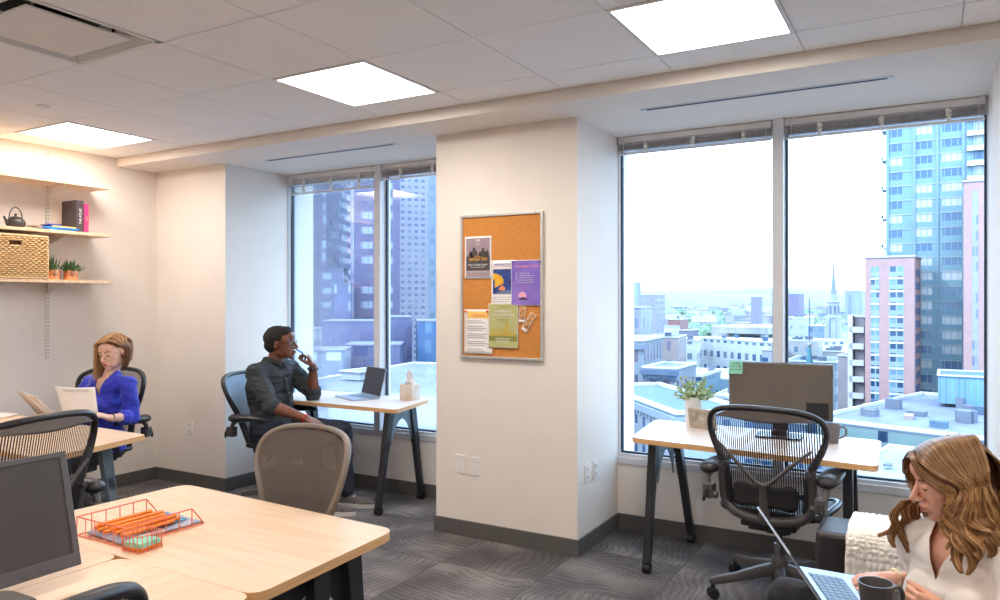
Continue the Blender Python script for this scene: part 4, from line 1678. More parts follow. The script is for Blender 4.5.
# 6 photo strips
for k, (cx, cy, ln, ro, lab) in enumerate(((522.5, 314, .105, 4, 'photo strip pinned upright, left one at the right side of the cork board'), (529, 322.5, .125, 33, 'tilted photo strip with a white end at the right side of the cork board'))):
    x, z = px2(cx, cy)
    P, w, h = poster('photo_strip', lab, 'photo strip', x - .021, x + .021, z - ln / 2, z + ln / 2, ro, mat('photo_print', (30, 16, 22), .4, scale=75, c2=(255, 190, 120)), border=.003, y=-.001 - .002 * k)
    flat(P, 'white_end', [(-w + .002, -h + .002), (w - .002, -h + .002), (w - .002, -h + .018), (-w + .002, -h + .018)], M_['paper'], -.0048)
# push pins
for px, py, c, lab in ((466.5, 311.5, (226, 40, 40), 'red push pin at the upper left corner of the white flyer'), (488, 311.5, (226, 40, 40), 'red push pin at the upper right of the white flyer'),
                       (513.5, 262, (60, 40, 110), 'dark violet push pin at the upper left corner of the purple poster'), (540.5, 262, (60, 40, 110), 'dark violet push pin at the upper right corner of the purple poster')):
    x, z = px2(px, py)
    T = thing('push_pin', lab, 'push pin', (x, YP - .0175, z), 0, 'push pins on the cork board')
    b = MB()
    b.lathe([(.0065, 0), (.0065, .002), (.0035, .003), (.0035, .008), (.0055, .010), (0, .011)], 12, Matrix.Rotation(R(90), 4, 'X'))
    b.build('pin_head', mat('pin_plastic', c, .4, var=0), T)
# ---------------------------------------------------------------- people
def frame(f, up=(0, 0, 1)):
    """matrix whose columns are right, forward, up"""
    f = V(f).normalized()
    r = f.cross(V(up)).normalized()
    u = r.cross(f)
    return Matrix((r, f, u)).transposed().to_4x4()


def head_matrix(c, f, tilt=0):
    M = frame(f)
    M = M @ Matrix.Rotation(R(tilt), 4, 'Y')
    M.translation = V(c)
    return M


def add_head(b, M, s=1.0, female=False):
    """skull, jaw, nose, lips, brows, ears; local x right, y forward, z up, centre between the ears; eyes at z=0"""
    def E(c, r, n=18, rx=0):
        b.ell(M @ V([q * s for q in c]), [q * s for q in r], n, 0, M.to_3x3().to_4x4() @ Matrix.Rotation(R(rx), 4, 'X'))
    E((0, -.018, .030), (.073, .094, .082), 28)
    E((0, .022, -.012), (.063, .068, .080), 24)
    E((0, .034, -.052), (.050 if not female else .046, .052, .052), 22)
    E((0, .066, -.088), (.022, .019, .018))
    for x in (-1, 1):
        E((x * .028, .050, -.060), (.026, .030, .034))
        E((x * .030, .036, -.030), (.033, .046, .058))
        E((x * .038, .012, -.055), (.022, .036, .034))
        E((x * .040, .040, .024), (.030, .036, .040))
        E((x * .036, .050, -.005), (.026, .030, .030))
        E((x * .040, .050, -.020), (.024, .027, .026))
        E((x * .031, .072, .003), (.0165, .0145, .0125))
        E((x * .074, -.008, -.006), (.007, .016, .029), 14, -12)
        E((x * .011, .100, -.032), (.0085, .010, .0075))
    E((0, .074, .026), (.044, .016, .012), 18)
    E((0, .060, .050), (.052, .036, .034), 18)
    P = [M @ (V(q) * s) for q in ((0, .086, .012), (0, .099, -.008), (0, .1115, -.026))]
    b.caps(P, [.0075 * s, .0085 * s, .0105 * s], 12)
    E((0, .0915, -.0530), (.021, .0105, .0068))
    E((0, .0900, -.0645), (.018, .0105, .0075))
    E((0, .080, -.058), (.028, .014, .018))


def add_hand(b, w, d, n, t, curl=(25, 30, 30, 32), spread=.06, thumb=(.6, .5, .25), s=1.0, k=1.0):
    """w wrist, d along the hand, n palm side, t thumb side"""
    w, d, n = V(w), V(d).normalized(), V(n)
    n = (n - d * n.dot(d)).normalized()
    t0 = V(t)
    t_ = d.cross(n)
    t_ = t_ if t_.dot(t0) > 0 else -t_
    b.caps([w - d * .02 * s, w + d * .012 * s], [.024 * s, .024 * s], 14)
    ln = ((.043, .026, .020), (.047, .029, .021), (.044, .027, .020), (.034, .021, .018))
    for i in range(4):
        off = (.029, .0095, -.010, -.028)[i] * s
        fwd = (.080, .085, .080, .070)[i] * s
        base = w + d * fwd + t_ * off
        b.caps([w + t_ * off * .55 + d * .012 * s, w + t_ * off * .85 + d * fwd * .55, base], [.0165 * s, .0155 * s, .0115 * s], 12)
        fd = (d + t_ * spread * (1.5 - i)).normalized()
        p = base
        pts = [p]
        a = 0
        c = curl[i] if isinstance(curl[i], (tuple, list)) else (curl[i], curl[i] * 1.15, curl[i] * .8)
        for j in range(3):
            a += R(c[j])
            p = p + (fd * math.cos(a) + n * math.sin(a)) * ln[i][j] * s
            pts.append(p)
        b.caps(pts, [.0098 * s * k, .0088 * s * k, .0080 * s * k, .0066 * s * k], 12)
    q = w + d * .022 * s + t_ * .024 * s + n * .006 * s
    td = (d * thumb[0] + t_ * thumb[1] + n * thumb[2]).normalized()
    q1 = q + td * .040 * s
    td2 = (td + d * .35 + n * .12).normalized()
    q2 = q1 + td2 * .030 * s
    q3 = q2 + (td2 + d * .25).normalized() * .024 * s
    b.caps([w + d * .015 * s, q, q1, q2, q3], [.019 * s, .0175 * s, .0125 * s, .0105 * s, .0082 * s], 12)


def ringtorso(b, rings, n=28):
    """rings: (centre, right vector, forward vector, half width, half depth)"""
    L = []
    for c, r, f, a, d in rings:
        c, r, f = V(c), V(r).normalized(), V(f).normalized()
        L.append([c + r * a * (abs(math.cos(q)) ** .85) * (1 if math.cos(q) > 0 else -1) + f * d * (abs(math.sin(q)) ** .9) * (1 if math.sin(q) > 0 else -1) for q in [2 * PI * i / n for i in range(n)]])
    # smooth interpolation between the given rings
    out = []
    for i in range(len(L) - 1):
        for k in range(3):
            t = k / 3
            a0, a1, a2, a3 = L[max(i - 1, 0)], L[i], L[i + 1], L[min(i + 2, len(L) - 1)]
            out.append([.5 * ((2 * p1) + (p2 - p0) * t + (2 * p0 - 5 * p1 + 4 * p2 - p3) * t * t + (3 * p1 - p0 - 3 * p2 + p3) * t ** 3) for p0, p1, p2, p3 in zip(a0, a1, a2, a3)])
    out.append(L[-1])
    b.loft(out)


def remesh(b, name, voxel, mats, parent, smooth=3, disp=None, region=None, dec=0):
    me = b.mesh(name)
    o = bpy.data.objects.new(name, me)
    COL.objects.link(o)
    r = o.modifiers.new('r', 'REMESH')
    r.mode = 'VOXEL'
    r.voxel_size = voxel
    if smooth:
        s = o.modifiers.new('s', 'SMOOTH')
        s.factor = .5
        s.iterations = smooth
    dg = bpy.context.evaluated_depsgraph_get()
    m2 = bpy.data.meshes.new_from_object(o.evaluated_get(dg))
    bpy.data.objects.remove(o)
    if disp:
        nv = [v.normal.copy() for v in m2.vertices]
        for v, n in zip(m2.vertices, nv):
            v.co = disp(v.co.copy(), n)
    m2.materials.clear()
    for m in (mats if isinstance(mats, (list, tuple)) else [mats]):
        m2.materials.append(m)
    m2.polygons.foreach_set('use_smooth', [True] * len(m2.polygons))
    if region:
        for p in m2.polygons:
            p.material_index = region(p.center)
    m2.name = name
    o = bpy.data.objects.new(name, m2)
    COL.objects.link(o)
    o.parent = parent
    if parent is not None:
        o.matrix_parent_inverse = Matrix.Translation(parent.location).inverted()
    return o


def face_region(M, s=1.0, lids='down', lipw=.021):
    """0 skin 1 lips 2 brow and lashes 3 eye white 4 iris"""
    Mi = M.inverted()

    def f(c):
        p = (Mi @ c) / s
        if p.y < .055:
            return 0
        x = abs(p.x)
        if x < lipw and abs(p.z + .0585 + .25 * 0) < .0088 * (1 - (x / lipw) ** 2) + .0012 and p.y > .075:
            return 1
        if .013 < x < .047 and abs(p.z - (.0225 + .006 * math.sin((x - .013) / .034 * PI))) < .0026:
            return 2
        ex, ez = (x - .031) / .0135, (p.z - .002) / .0058
        if ex * ex + ez * ez < 1:
            if lids == 'down':
                return 2 if ez < .1 else 0
            if ez > .55:
                return 2
            return 4 if abs(ex) < .42 else 3
        return 0
    return f


def wrinkle(amp, sc_, seed=0, fold=0):
    def f(co, n):
        q = noise.noise(V((co.x * sc_ + seed, co.y * sc_, co.z * sc_ * 1.3)))
        q2 = 1 - abs(noise.noise(V((co.x * sc_ * .8, co.y * sc_ * .8 + seed, co.z * sc_ * 2.2)))) * 2
        return co + n * (amp * q + fold * amp * q2)
    return f


def in_parent(o, root):
    o.parent = root
    o.matrix_parent_inverse = Matrix.Translation(root.location).inverted()
    return o


BROWN = mat('dark_skin', (122, 76, 56), .45, scale=14, var=.05, sss=.08)
LIPB = mat('dark_lips', (128, 72, 66), .4, var=.03)
HAIRB = mat('black_hair', (30, 27, 27), .85, var=.15, scale=90, bump=1.0, bscale=420)
FAIR = mat('fair_skin', (232, 186, 164), .5, scale=14, var=.03, sss=.1)
LIPF = mat('rose_lips', (206, 116, 108), .6, var=.02)
LASH = mat('brown_lashes', (84, 58, 46), .6, var=.05)
TANS = mat('warm_skin', (230, 172, 146), .48, scale=14, var=.03, sss=.1)
EYEW = mat('eye_white', (225, 222, 218), .3, var=0)
IRIS = mat('dark_iris', (42, 30, 26), .2, var=0)

def vcut(o, neck, Rt, F, hw, depth, top=.0, skew=0.0):
    """clean V-shaped opening in a shirt front"""
    bm = bmesh.new()
    bm.from_mesh(o.data)
    bot = neck + V((0, 0, -depth)) + Rt * skew
    for s in (-1, 1):
        e = (neck + Rt * hw * s + V((0, 0, top))) - bot
        n = e.cross(F).normalized()
        bmesh.ops.bisect_plane(bm, geom=bm.verts[:] + bm.edges[:] + bm.faces[:], plane_co=bot, plane_no=n, dist=1e-6)
    kill = []
    for f in bm.faces:
        q = f.calc_center_median() - bot
        z = q.z
        x = q.dot(Rt)
        e = (hw - 0) / (depth + top)
        xs = -skew * z / (depth + top)
        if z > 0 and q.dot(F) > .02 and xs - e * z < x < xs + e * z:
            kill.append(f)
    bmesh.ops.delete(bm, geom=kill, context='FACES')
    bm.to_mesh(o.data)
    bm.free()


# ================================================================ the seated man
root = thing('person', 'seated person in a dark grey shirt holding a pen to the chin', 'person', (-4.15, 3.95, 0))
F = V((.985, .17, 0)).normalized()
Rt = V((F.y, -F.x, 0))       # his right, towards the room
hip = V((-4.20, 3.94, .545))
chest = V((-4.255, 3.955, .82))
neckb = V((-4.225, 3.965, 1.020))
HC = V((-4.165, 3.985, 1.178))
HF = V((.90, .42, .03))
MH = head_matrix(HC, HF)
shR = neckb + Rt * .185 + V((-.01, 0, -.045))
shL = neckb - Rt * .185 + V((.02, 0, -.045))
elR = at(270, 406, 5.24)
wrR = at(307, 419, 5.17)
elL = at(313, 394, 5.66)
wrL = at(313, 366, 5.58)
hpR, hpL = hip + Rt * .09, hip - Rt * .09
knR, knL = V((-3.77, 3.84, .555)), V((-3.70, 4.13, .555))
anR, anL = V((-3.67, 3.90, .10)), V((-3.70, 4.17, .10))


def man_arms(b, k, cut=False):
    b.caps([shR, shR.lerp(elR, .5), elR], [.058 + k, .052 + k, .044 + k])
    b.caps([shL, shL.lerp(elL, .5), elL], [.058 + k, .052 + k, .044 + k])
    if not cut:
        b.caps([elR, elR.lerp(wrR, .35), wrR], [.043, .044, .027])
        b.caps([elL, elL.lerp(wrL, .35), wrL], [.043, .044, .027])


def man_torso(b, k):
    ringtorso(b, [(hip + V((0, 0, -.06)), Rt, F, .16 + k, .12 + k), (hip + V((0, 0, .04)), Rt, F, .168 + k, .125 + k), (hip.lerp(chest, .5) + F * .01, Rt, F, .155 + k, .118 + k),
                  (chest, Rt, F, .175 + k, .122 + k), (chest + V((.0, 0, .09)), Rt, F, .18 + k, .115 + k), (neckb + V((0, 0, -.06)), Rt, F, .155 + k, .09 + k), (neckb + V((0, 0, -.005)), Rt, F, .075 + k, .062 + k)])
    b.caps([shR, neckb + V((0, 0, -.02)), shL], [.056 + k, .056 + k, .056 + k])


b = MB()
man_torso(b, 0)
man_arms(b, 0)
b.caps([neckb + V((-.01, 0, -.03)), HC + V((-.025, -.01, -.055))], [.058, .056], 18)
add_head(b, MH, 1.08)
hd = (at(321, 426, 5.14) - wrR).normalized()
add_hand(b, wrR, hd, V((-.1, .2, -1)), -Rt, curl=(30, 34, 38, 42), s=1.0)
# left hand up at the chin, pinching a pen
hdL = V((-.30, -.25, .92)).normalized()
add_hand(b, wrL, hdL, V((-.75, -.45, -.1)), V((-.2, -.9, .2)), curl=((40, 60, 30), (55, 70, 45), (60, 75, 50), (62, 78, 50)), thumb=(.7, .35, .6), s=.98)
for a, c, e in ((hpR, knR, anR), (hpL, knL, anL)):
    b.caps([a, a.lerp(c, .5), c, c.lerp(e, .3), e], [.085, .075, .058, .052, .036])
remesh(b, 'body', .0036, [BROWN, LIPB, HAIRB, EYEW, IRIS], root, smooth=5, region=face_region(MH, 1.08, 'open'))

SH = mat('charcoal_cotton', (52, 56, 60), .85, var=.06, scale=12, bump=.3, bscale=700)
b = MB()
man_torso(b, .013)
man_arms(b, .014, True)
cR, cL = elR.lerp(wrR, .10), elL.lerp(wrL, .10)
b.caps([elR, cR], [.056, .055])
b.caps([elL, cL], [.056, .055])
remesh(b, 'shirt', .006, SH, root, smooth=3, disp=wrinkle(.010, 13, 3, .55))
for e, w_ in ((elR, wrR), (elL, wrL)):
    d = (w_ - e).normalized()
    b = MB()
    b.tube([e + d * .012, e + d * .020, e + d * .052, e + d * .058], [.054, .062, .060, .052], 22)
    in_parent(b.build('sleeve_cuff', SH, None, smooth=70), root)
# collar: two wings standing on the neck
Mn = frame(F)
Mn.translation = neckb + V((0, 0, .032))
b = MB()
ring = []
for lev, (ra, rb_, z) in enumerate(((.072, .068, -.03), (.067, .064, .026), (.086, .084, -.008))):
    ring.append([Mn @ V((ra * math.sin(a), rb_ * math.cos(a) - .004 + (.020 if abs(a) < .5 else 0) * (lev == 2), z - (.026 * math.exp(-(a / .55) ** 2)) * (1 if lev < 2 else 1.9))) for a in [(-PI + .0001) + (2 * PI) * i / 40 for i in range(41)]])
# open at the front: skip the few cells there
vs = [p for r in ring for p in r]
fs = []
for i in range(2):
    for j in range(40):
        a = -PI + 2 * PI * (j + .5) / 40
        if abs(a) < .14:
            continue
        fs.append((i * 41 + j, i * 41 + j + 1, (i + 1) * 41 + j + 1, (i + 1) * 41 + j))
b.add(vs, fs)
in_parent(b.build('collar', SH, None, smooth=60, solid=.003), root)
# placket with buttons
pl = []
for t in range(9):
    z = .97 - .05 * t
    pl.append(V((neckb.x, neckb.y, z)) + F * (.083 + .056 * math.sin(min(1, t / 4) * PI / 2) - .006 * max(0, t - 5)))
b = MB()
b.tube(pl, .012, 6, flat=.35, up=tuple(F))
in_parent(b.build('placket', SH, None, smooth=60), root)
bt = mat('shirt_button', (150, 150, 150), .4, var=0)
for t in (1, 3, 5, 7):
    b = MB()
    b.ell(pl[t] + F * .005, .0055, 8)
    in_parent(b.build('button', bt, None), root)

JN = mat('navy_denim', (38, 44, 62), .8, var=.08, scale=14, bump=.3, bscale=600)
b = MB()
ringtorso(b, [(hip + V((0, 0, -.10)), Rt, F, .17, .14), (hip + V((0, 0, -.03)), Rt, F, .182, .142), (hip + V((0, 0, .055)), Rt, F, .176, .135)])
for a, c, e in ((hpR, knR, anR), (hpL, knL, anL)):
    b.caps([a, a.lerp(c, .5), c, c.lerp(e, .35), e + V((0, 0, .02))], [.098, .088, .071, .064, .054])
remesh(b, 'trousers', .007, JN, root, smooth=3, disp=wrinkle(.009, 11, 8, .5))


def shoe(an, d, root, mup, msole):
    d = V(d).normalized()
    Ms = frame(d)
    Ms.translation = V((an.x, an.y, 0)) + d * .02
    b = MB()
    for y, w, z, h in ((-.055, .030, .045, .038), (-.03, .036, .055, .052), (.02, .037, .052, .050), (.07, .041, .040, .034), (.12, .043, .034, .026), (.165, .036, .030, .021)):
        b.ell(Ms @ V((0, y, z)), (w, .045, h), 16, 0, Ms.to_3x3().to_4x4())
    up = remesh(b, 'shoe_upper', .005, mup, None, smooth=4, disp=lambda co, n: V((co.x, co.y, max(co.z, .018))))
    T = in_parent(up, root)
    T.name = 'shoe'
    b = MB()
    pts = [(-.035, -.09), (.035, -.09), (.040, 0), (.048, .10), (.040, .18), (.012, .205), (-.012, .205), (-.040, .18), (-.048, .10), (-.040, 0)]
    sp = spline([V((x, y, 0)) for x, y in pts], 3, True)
    b.prism([(p.x, p.y) for p in sp], 0, .027, M=Ms)
    so = b.build('sole', msole, None, smooth=40, bevel=.005)
    so.parent = T
    so.matrix_parent_inverse = T.matrix_world.inverted() @ Matrix.Identity(4)
    so.matrix_parent_inverse = Matrix.Translation(root.location).inverted() @ Matrix.Identity(4)
    so.matrix_parent_inverse = Matrix.Identity(4)
    b = MB()
    for k in range(5):
        y = .005 + .022 * k
        b.tube([Ms @ V((-.022, y, .095 - .011 * k)), Ms @ V((0, y + .006, .105 - .012 * k)), Ms @ V((.022, y, .095 - .011 * k))], .0032, 6)
    la = b.build('laces', M_['paper'], None)
    la.parent = T
    la.matrix_parent_inverse = Matrix.Identity(4)


SG = mat('grey_knit_shoe', (104, 98, 94), .8, var=.08, scale=40, bump=.4, bscale=500)
SS = mat('white_sole', (205, 200, 196), .6, var=.03)
shoe(V((-3.69, 3.93, 0)), (.80, .42, 0), root, SG, SS)
shoe(V((-3.71, 4.17, 0)), (.92, .33, 0), root, SG, SS)

# hair: close-cropped cap
b = MB()
s = 1.08


def HE(c, r, n=22):
    b.ell(MH @ V([q * s for q in c]), [q * s for q in r], n, 0, MH.to_3x3().to_4x4())


HE((0, -.024, .040), (.081, .098, .084), 30)
HE((0, -.050, -.005), (.074, .066, .062))
HE((0, .030, .075), (.062, .052, .044))
MHi = MH.inverted()


def haircap(co, n):
    p = (MHi @ co) / s
    q = noise.noise(co * 120) * .003 + noise.noise(co * 45) * .003
    return co + n * q


hm_o = remesh(b, 'hair', .005, HAIRB, root, smooth=2, disp=haircap)
bmh = bmesh.new()
bmh.from_mesh(hm_o.data)
kill = []
for v in bmh.verts:
    p = (MHi @ v.co) / s
    line = .052 + .03 * 0
    face = p.y > .030 and p.z < .060 + .20 * max(0, .052 - abs(p.x)) - .25 * max(0, .045 - p.y)
    side = p.y > -.012 and p.z < .020 and abs(p.x) > .03
    low = p.z < -.058
    if face or side or low:
        kill.append(v)
bmesh.ops.delete(bmh, geom=kill, context='VERTS')
bmh.to_mesh(hm_o.data)
bmh.free()

# glasses, watch, red wristband, pen
GLS = mat('tortoise_frame', (78, 50, 36), .3, var=.1, scale=60)
b = MB()
for x in (-1, 1):
    b.tube([MH @ (V((x * .032 + .021 * math.cos(a), .098 - .006 * abs(math.cos(a)), .001 + .016 * math.sin(a))) * s) for a in [2 * PI * i / 20 for i in range(20)]], .0022, 6, closed=True)
    b.tube([MH @ (V(q) * s) for q in ((x * .053, .092, .006), (x * .072, .06, .006), (x * .079, .0, .002), (x * .078, -.02, -.012))], .0024, 6)
b.tube([MH @ (V(q) * s) for q in ((-.011, .100, .005), (0, .103, .008), (.011, .100, .005))], .0018, 6)
in_parent(b.build('glasses', GLS, None), root)
d = (elL - wrL).normalized()
b = MB()
u = d.orthogonal().normalized()
v_ = d.cross(u)
c = wrL + d * .022
b.tube([c + (u * math.cos(a) + v_ * math.sin(a)) * .032 for a in [2 * PI * i / 24 for i in range(24)]], .011, 8, closed=True, flat=.35, up=tuple(d))
W = in_parent(b.build('watch', M_['black2'], None), root)
b = MB()
b.ell(c + V((.4, -.85, 0)).normalized() * .034, (.014, .014, .016), 12)
in_parent(b.build('watch_case', M_['black'], None), root)
d = (elR - wrR).normalized()
u = d.orthogonal().normalized()
v_ = d.cross(u)
c = wrR + d * .012
b = MB()
b.tube([c + (u * math.cos(a) + v_ * math.sin(a)) * .031 for a in [2 * PI * i / 24 for i in range(24)]], .0035, 8, closed=True)
in_parent(b.build('wristband', mat('red_band', (226, 44, 52), .5, var=0), None), root)
p0, p1 = at(298.5, 350.5, 5.47), at(309, 357, 5.55)
T = thing('pen', 'blue capped pen held to the chin by the person in the dark shirt', 'pen', p0)
b = MB()
b.tube([V((0, 0, 0)), p1 - p0], .0048, 8)
b.build('barrel', M_['paper'], T)
b = MB()
b.tube([V((0, 0, 0)) - (p1 - p0) * .18, (p1 - p0) * .42], .0058, 8)
b.build('cap', mat('blue_cap', (34, 96, 200), .35, var=0), T)


def balayage(name, c, rough, c2=None, scale=30, var=.1, z0=.92, z1=1.08):
    """dyed hair: its own colour runs from dark at the crown to light at the ends"""
    m, nt, b = new_mat(name)
    tc = nt.new('ShaderNodeTexCoord')
    sp = nt.new('ShaderNodeSeparateXYZ')
    nt.link(tc.outputs['Object'], sp.inputs[0])
    nz = nt.new('ShaderNodeTexNoise')
    nz.inputs['Scale'].default_value = scale
    nt.link(tc.outputs['Object'], nz.inputs['Vector'])
    light = nt.ramp(nz.outputs['Fac'], [(.3, lin(c)), (.7, lin(c2))])
    dark = nt.ramp(nz.outputs['Fac'], [(.3, tuple(x * .42 for x in lin(c))), (.7, tuple(x * .5 for x in lin(c2)))])
    f = nt.math('MULTIPLY', nt.math('SUBTRACT', sp.outputs[2], z0), 1 / (z1 - z0))
    cl = nt.new('ShaderNodeClamp')
    nt.link(f, cl.inputs[0])
    nt.link(nt.mix(cl.outputs[0], light, dark), b.inputs['Base Color'])
    b.inputs['Roughness'].default_value = rough
    b.inputs['Specular IOR Level'].default_value = .35
    return m


# ================================================================ hair made of locks
def locks(name, paths, width, mats, root, seed=0, flat=.5):
    """paths: list of (list of world points, radius scale, material slot)"""
    b = MB()
    for pts, k, mi in paths:
        n = len(pts)
        rad = [width * k * (.55 + .45 * math.sin(PI * min(1, (i / (n - 1)) * 1.6 + .08) / 1.0) if i / (n - 1) < .5 else width and (1.0 - .90 * ((i / (n - 1) - .5) / .5) ** 2.6)) for i in range(n)]
        rad = [max(.0007, (r if i / (n - 1) < .5 else r * width * k)) for i, r in enumerate(rad)]
        b.tube(pts, rad, 6, mi, flat=flat)
    return in_parent(b.build(name, mats, None, smooth=180), root)


def strand(guide, jit, rn, wave=0, freq=3, n=22, spread=None, ph=None):
    """follow a guide curve with an offset that grows along it and a curl"""
    g = spline(guide, max(2, n // (len(guide) - 1)))
    m = len(g) - 1
    off = V((rn.gauss(0, 1), rn.gauss(0, 1), rn.gauss(0, 1)))
    if off.length > 1.8:
        off *= 1.8 / off.length
    ph = rn.uniform(0, 6.28) if ph is None else ph + rn.uniform(-.5, .5)
    out = []
    for i, p in enumerate(g):
        t = i / m
        tan = (g[min(i + 1, m)] - g[max(i - 1, 0)]).normalized()
        u = tan.orthogonal().normalized()
        w = tan.cross(u)
        a = ph + freq * t * 2 * PI
        k = wave * min(1, max(0, (t - .25) / .35))
        out.append(p + off * (jit * (.35 + .65 * t)) + (u * math.cos(a) + w * math.sin(a)) * k)
    return out


def scalp_cap(name, M, s, m, root, cut, grow=1.0):
    b = MB()
    for c, r in (((0, -.022, .036), (.080, .101, .086)), ((0, -.045, -.01), (.076, .072, .07))):
        b.ell(M @ V([q * s for q in c]), [q * s * grow for q in r], 30, 0, M.to_3x3().to_4x4())
    o = remesh(b, name, .005, m, root, smooth=3)
    Mi = M.inverted()
    bm = bmesh.new()
    bm.from_mesh(o.data)
    bmesh.ops.delete(bm, geom=[v for v in bm.verts if cut((Mi @ v.co) / s)], context='VERTS')
    bm.to_mesh(o.data)
    bm.free()
    return o


# ================================================================ woman in blue by the shelves
root = thing('person', 'seated person in a royal blue shirt reading papers below the wall shelves', 'person', (-4.9, 3.05, 0))
F = V((.30, -.95, 0)).normalized()
Rt = V((F.y, -F.x, 0))
hip = V((-4.90, 3.05, .545))
neckb = V((-4.775, 3.03, .985))
chest = V((-4.845, 3.035, .80))
HC = at(113.5, 352.5, 5.02)
HF = V((.24, -.92, -.22))
MH = head_matrix(HC, HF, 4)
HS = .98
shR = neckb + Rt * .140 + V((0, 0, -.045))
shL = neckb - Rt * .160 + V((0, 0, -.045))
elL = at(132, 417, 4.98)
wrL = at(109.5, 418, 4.78)
elR = V((-5.02, 2.93, .74))
wrR = at(53, 427, 4.88)
knR, knL = V((-4.86, 2.62, .54)), V((-4.66, 2.66, .54))
anR, anL = V((-4.88, 2.56, .09)), V((-4.62, 2.58, .09))


def w_torso(b, k):
    ringtorso(b, [(hip + V((0, 0, -.06)), Rt, F, .16 + k, .12 + k), (hip + V((0, 0, .04)), Rt, F, .16 + k, .12 + k), (hip.lerp(chest, .5), Rt, F, .122 + k, .095 + k),
                  (chest + F * .012, Rt, F, .142 + k, .115 + k), (chest + V((0, 0, .08)), Rt, F, .15 + k, .100 + k), (neckb + V((0, 0, -.055)), Rt, F, .13 + k, .075 + k), (neckb + V((0, 0, -.005)), Rt, F, .058 + k, .052 + k)])
    b.caps([shR, neckb + V((0, 0, -.034)), shL], [.040 + k, .040 + k, .040 + k])
    for s in (-1, 1):
        b.ell(chest + Rt * .062 * s + F * .085 + V((0, 0, .0)), (.052 + k, .052 + k, .050 + k), 14)


b = MB()
w_torso(b, 0)
for a, e, w in ((shR, elR, wrR), (shL, elL, wrL)):
    b.caps([a, a.lerp(e, .5), e, e.lerp(w, .35), w], [.044, .040, .034, .034, .022])
b.caps([neckb + V((0, 0, -.03)), HC + V((-.005, .02, -.06))], [.045, .044], 18)
add_head(b, MH, HS, True)
hd = (at(92, 413, 4.70) - wrL).normalized()
add_hand(b, wrL, hd, V((-.3, -.2, -.9)), V((0, -.3, .9)), curl=((14, 22, 16), (16, 24, 18), (18, 26, 18), (20, 28, 20)), thumb=(.85, .3, .2), s=.90)
add_hand(b, wrR, (at(43.5, 418, 4.89) - wrR).normalized(), V((.2, -.6, -.6)), V((0, .1, 1)), curl=(22, 26, 28, 30), thumb=(.8, .5, .1), s=.90)
for a, c, e in ((hip + Rt * .085, knR, anR), (hip - Rt * .085, knL, anL)):
    b.caps([a, a.lerp(c, .5), c, c.lerp(e, .3), e], [.082, .072, .055, .048, .033])
remesh(b, 'body', .0032, [FAIR, LIPF, LASH, EYEW, IRIS], root, smooth=6, region=face_region(MH, HS, 'down'))

BL = mat('royal_blue_cotton', (46, 58, 196), .7, var=.07, scale=10, bump=.3, bscale=700, sheen=.2)
b = MB()
w_torso(b, .011)
cL = elL.lerp(wrL, .38)
cR = elR.lerp(wrR, .4)
b.caps([shR, shR.lerp(elR, .5), elR, cR], [.050, .047, .045, .042])
b.caps([shL, shL.lerp(elL, .5), elL, cL], [.051, .048, .047, .044])
vneck = neckb + F * .085


def cutv(co, n):
    q = wrinkle(.009, 14, 5, .6)(co, n)
    return q


bl_o = remesh(b, 'shirt', .005, BL, root, smooth=2, disp=cutv)
vcut(bl_o, neckb, Rt, F, .040, .115)
for s in (-1, 1):
    b = MB()
    # collar wing: from the nape round the side of the neck to a point on the chest
    inner = [neckb + Rt * s * x + F * y + V((0, 0, z + .022)) for x, y, z in ((.0, -.058, .036), (.040, -.045, .034), (.056, -.005, .022), (.050, .040, -.010), (.030, .078, -.050))]
    outer = [neckb + Rt * s * x + F * y + V((0, 0, z + .018)) for x, y, z in ((.0, -.078, .000), (.060, -.062, -.006), (.088, -.008, -.012), (.100, .052, -.030), (.068, .094, -.080))]
    I, O = spline(inner, 5), spline(outer, 5)
    n = len(I)
    b.add(I + O, [(i, i + 1, n + i + 1, n + i) for i in range(n - 1)])
    in_parent(b.build('collar_wing', BL, None, smooth=80, solid=.004), root)
d = (wrL - elL).normalized()
b = MB()
b.tube([cL - d * .03, cL - d * .026, cL + d * .006, cL + d * .01], [.046, .051, .050, .044], 20)
in_parent(b.build('sleeve_cuff', BL, None, smooth=70), root)
DK = mat('black_trousers', (34, 34, 40), .8, var=.06, bump=.3, bscale=500)
b = MB()
for a, c, e in ((hip + Rt * .085, knR, anR), (hip - Rt * .085, knL, anL)):
    b.caps([a, a.lerp(c, .5), c, c.lerp(e, .35), e], [.094, .083, .066, .058, .044])
ringtorso(b, [(hip + V((0, 0, -.10)), Rt, F, .16, .13), (hip + V((0, 0, -.03)), Rt, F, .175, .133), (hip + V((0, 0, .03)), Rt, F, .172, .13)])
remesh(b, 'trousers', .008, DK, root, smooth=3, disp=wrinkle(.008, 11, 8, .5))
for an in (anR, anL):
    b = MB()
    b.ell((an.x, an.y - .05, .035), (.040, .12, .032), 16)
    in_parent(b.build('shoe', M_['black'], None), root)
c = wrL - (wrL - elL).normalized() * .015
u = d.orthogonal().normalized()
v_ = d.cross(u)
b = MB()
b.tube([c + (u * math.cos(a) + v_ * math.sin(a)) * .0265 for a in [2 * PI * i / 24 for i in range(24)]], .0035, 8, closed=True)
in_parent(b.build('bracelet', M_['black2'], None), root)

H1 = [mat('hair_a%d' % i, c, .42, scale=40, var=.12, c2=c2) for i, (c, c2) in enumerate((((112, 74, 48), (146, 100, 64)), ((150, 106, 68), (178, 132, 88)), ((186, 144, 98), (206, 166, 118))))]
rn = random.Random(4)


def cutw(p):
    return (p.y > .045 and p.z < .062 + .1 * max(0, .03 - abs(p.x))) or (p.y > .0 and p.z < .035) or p.z < -.07


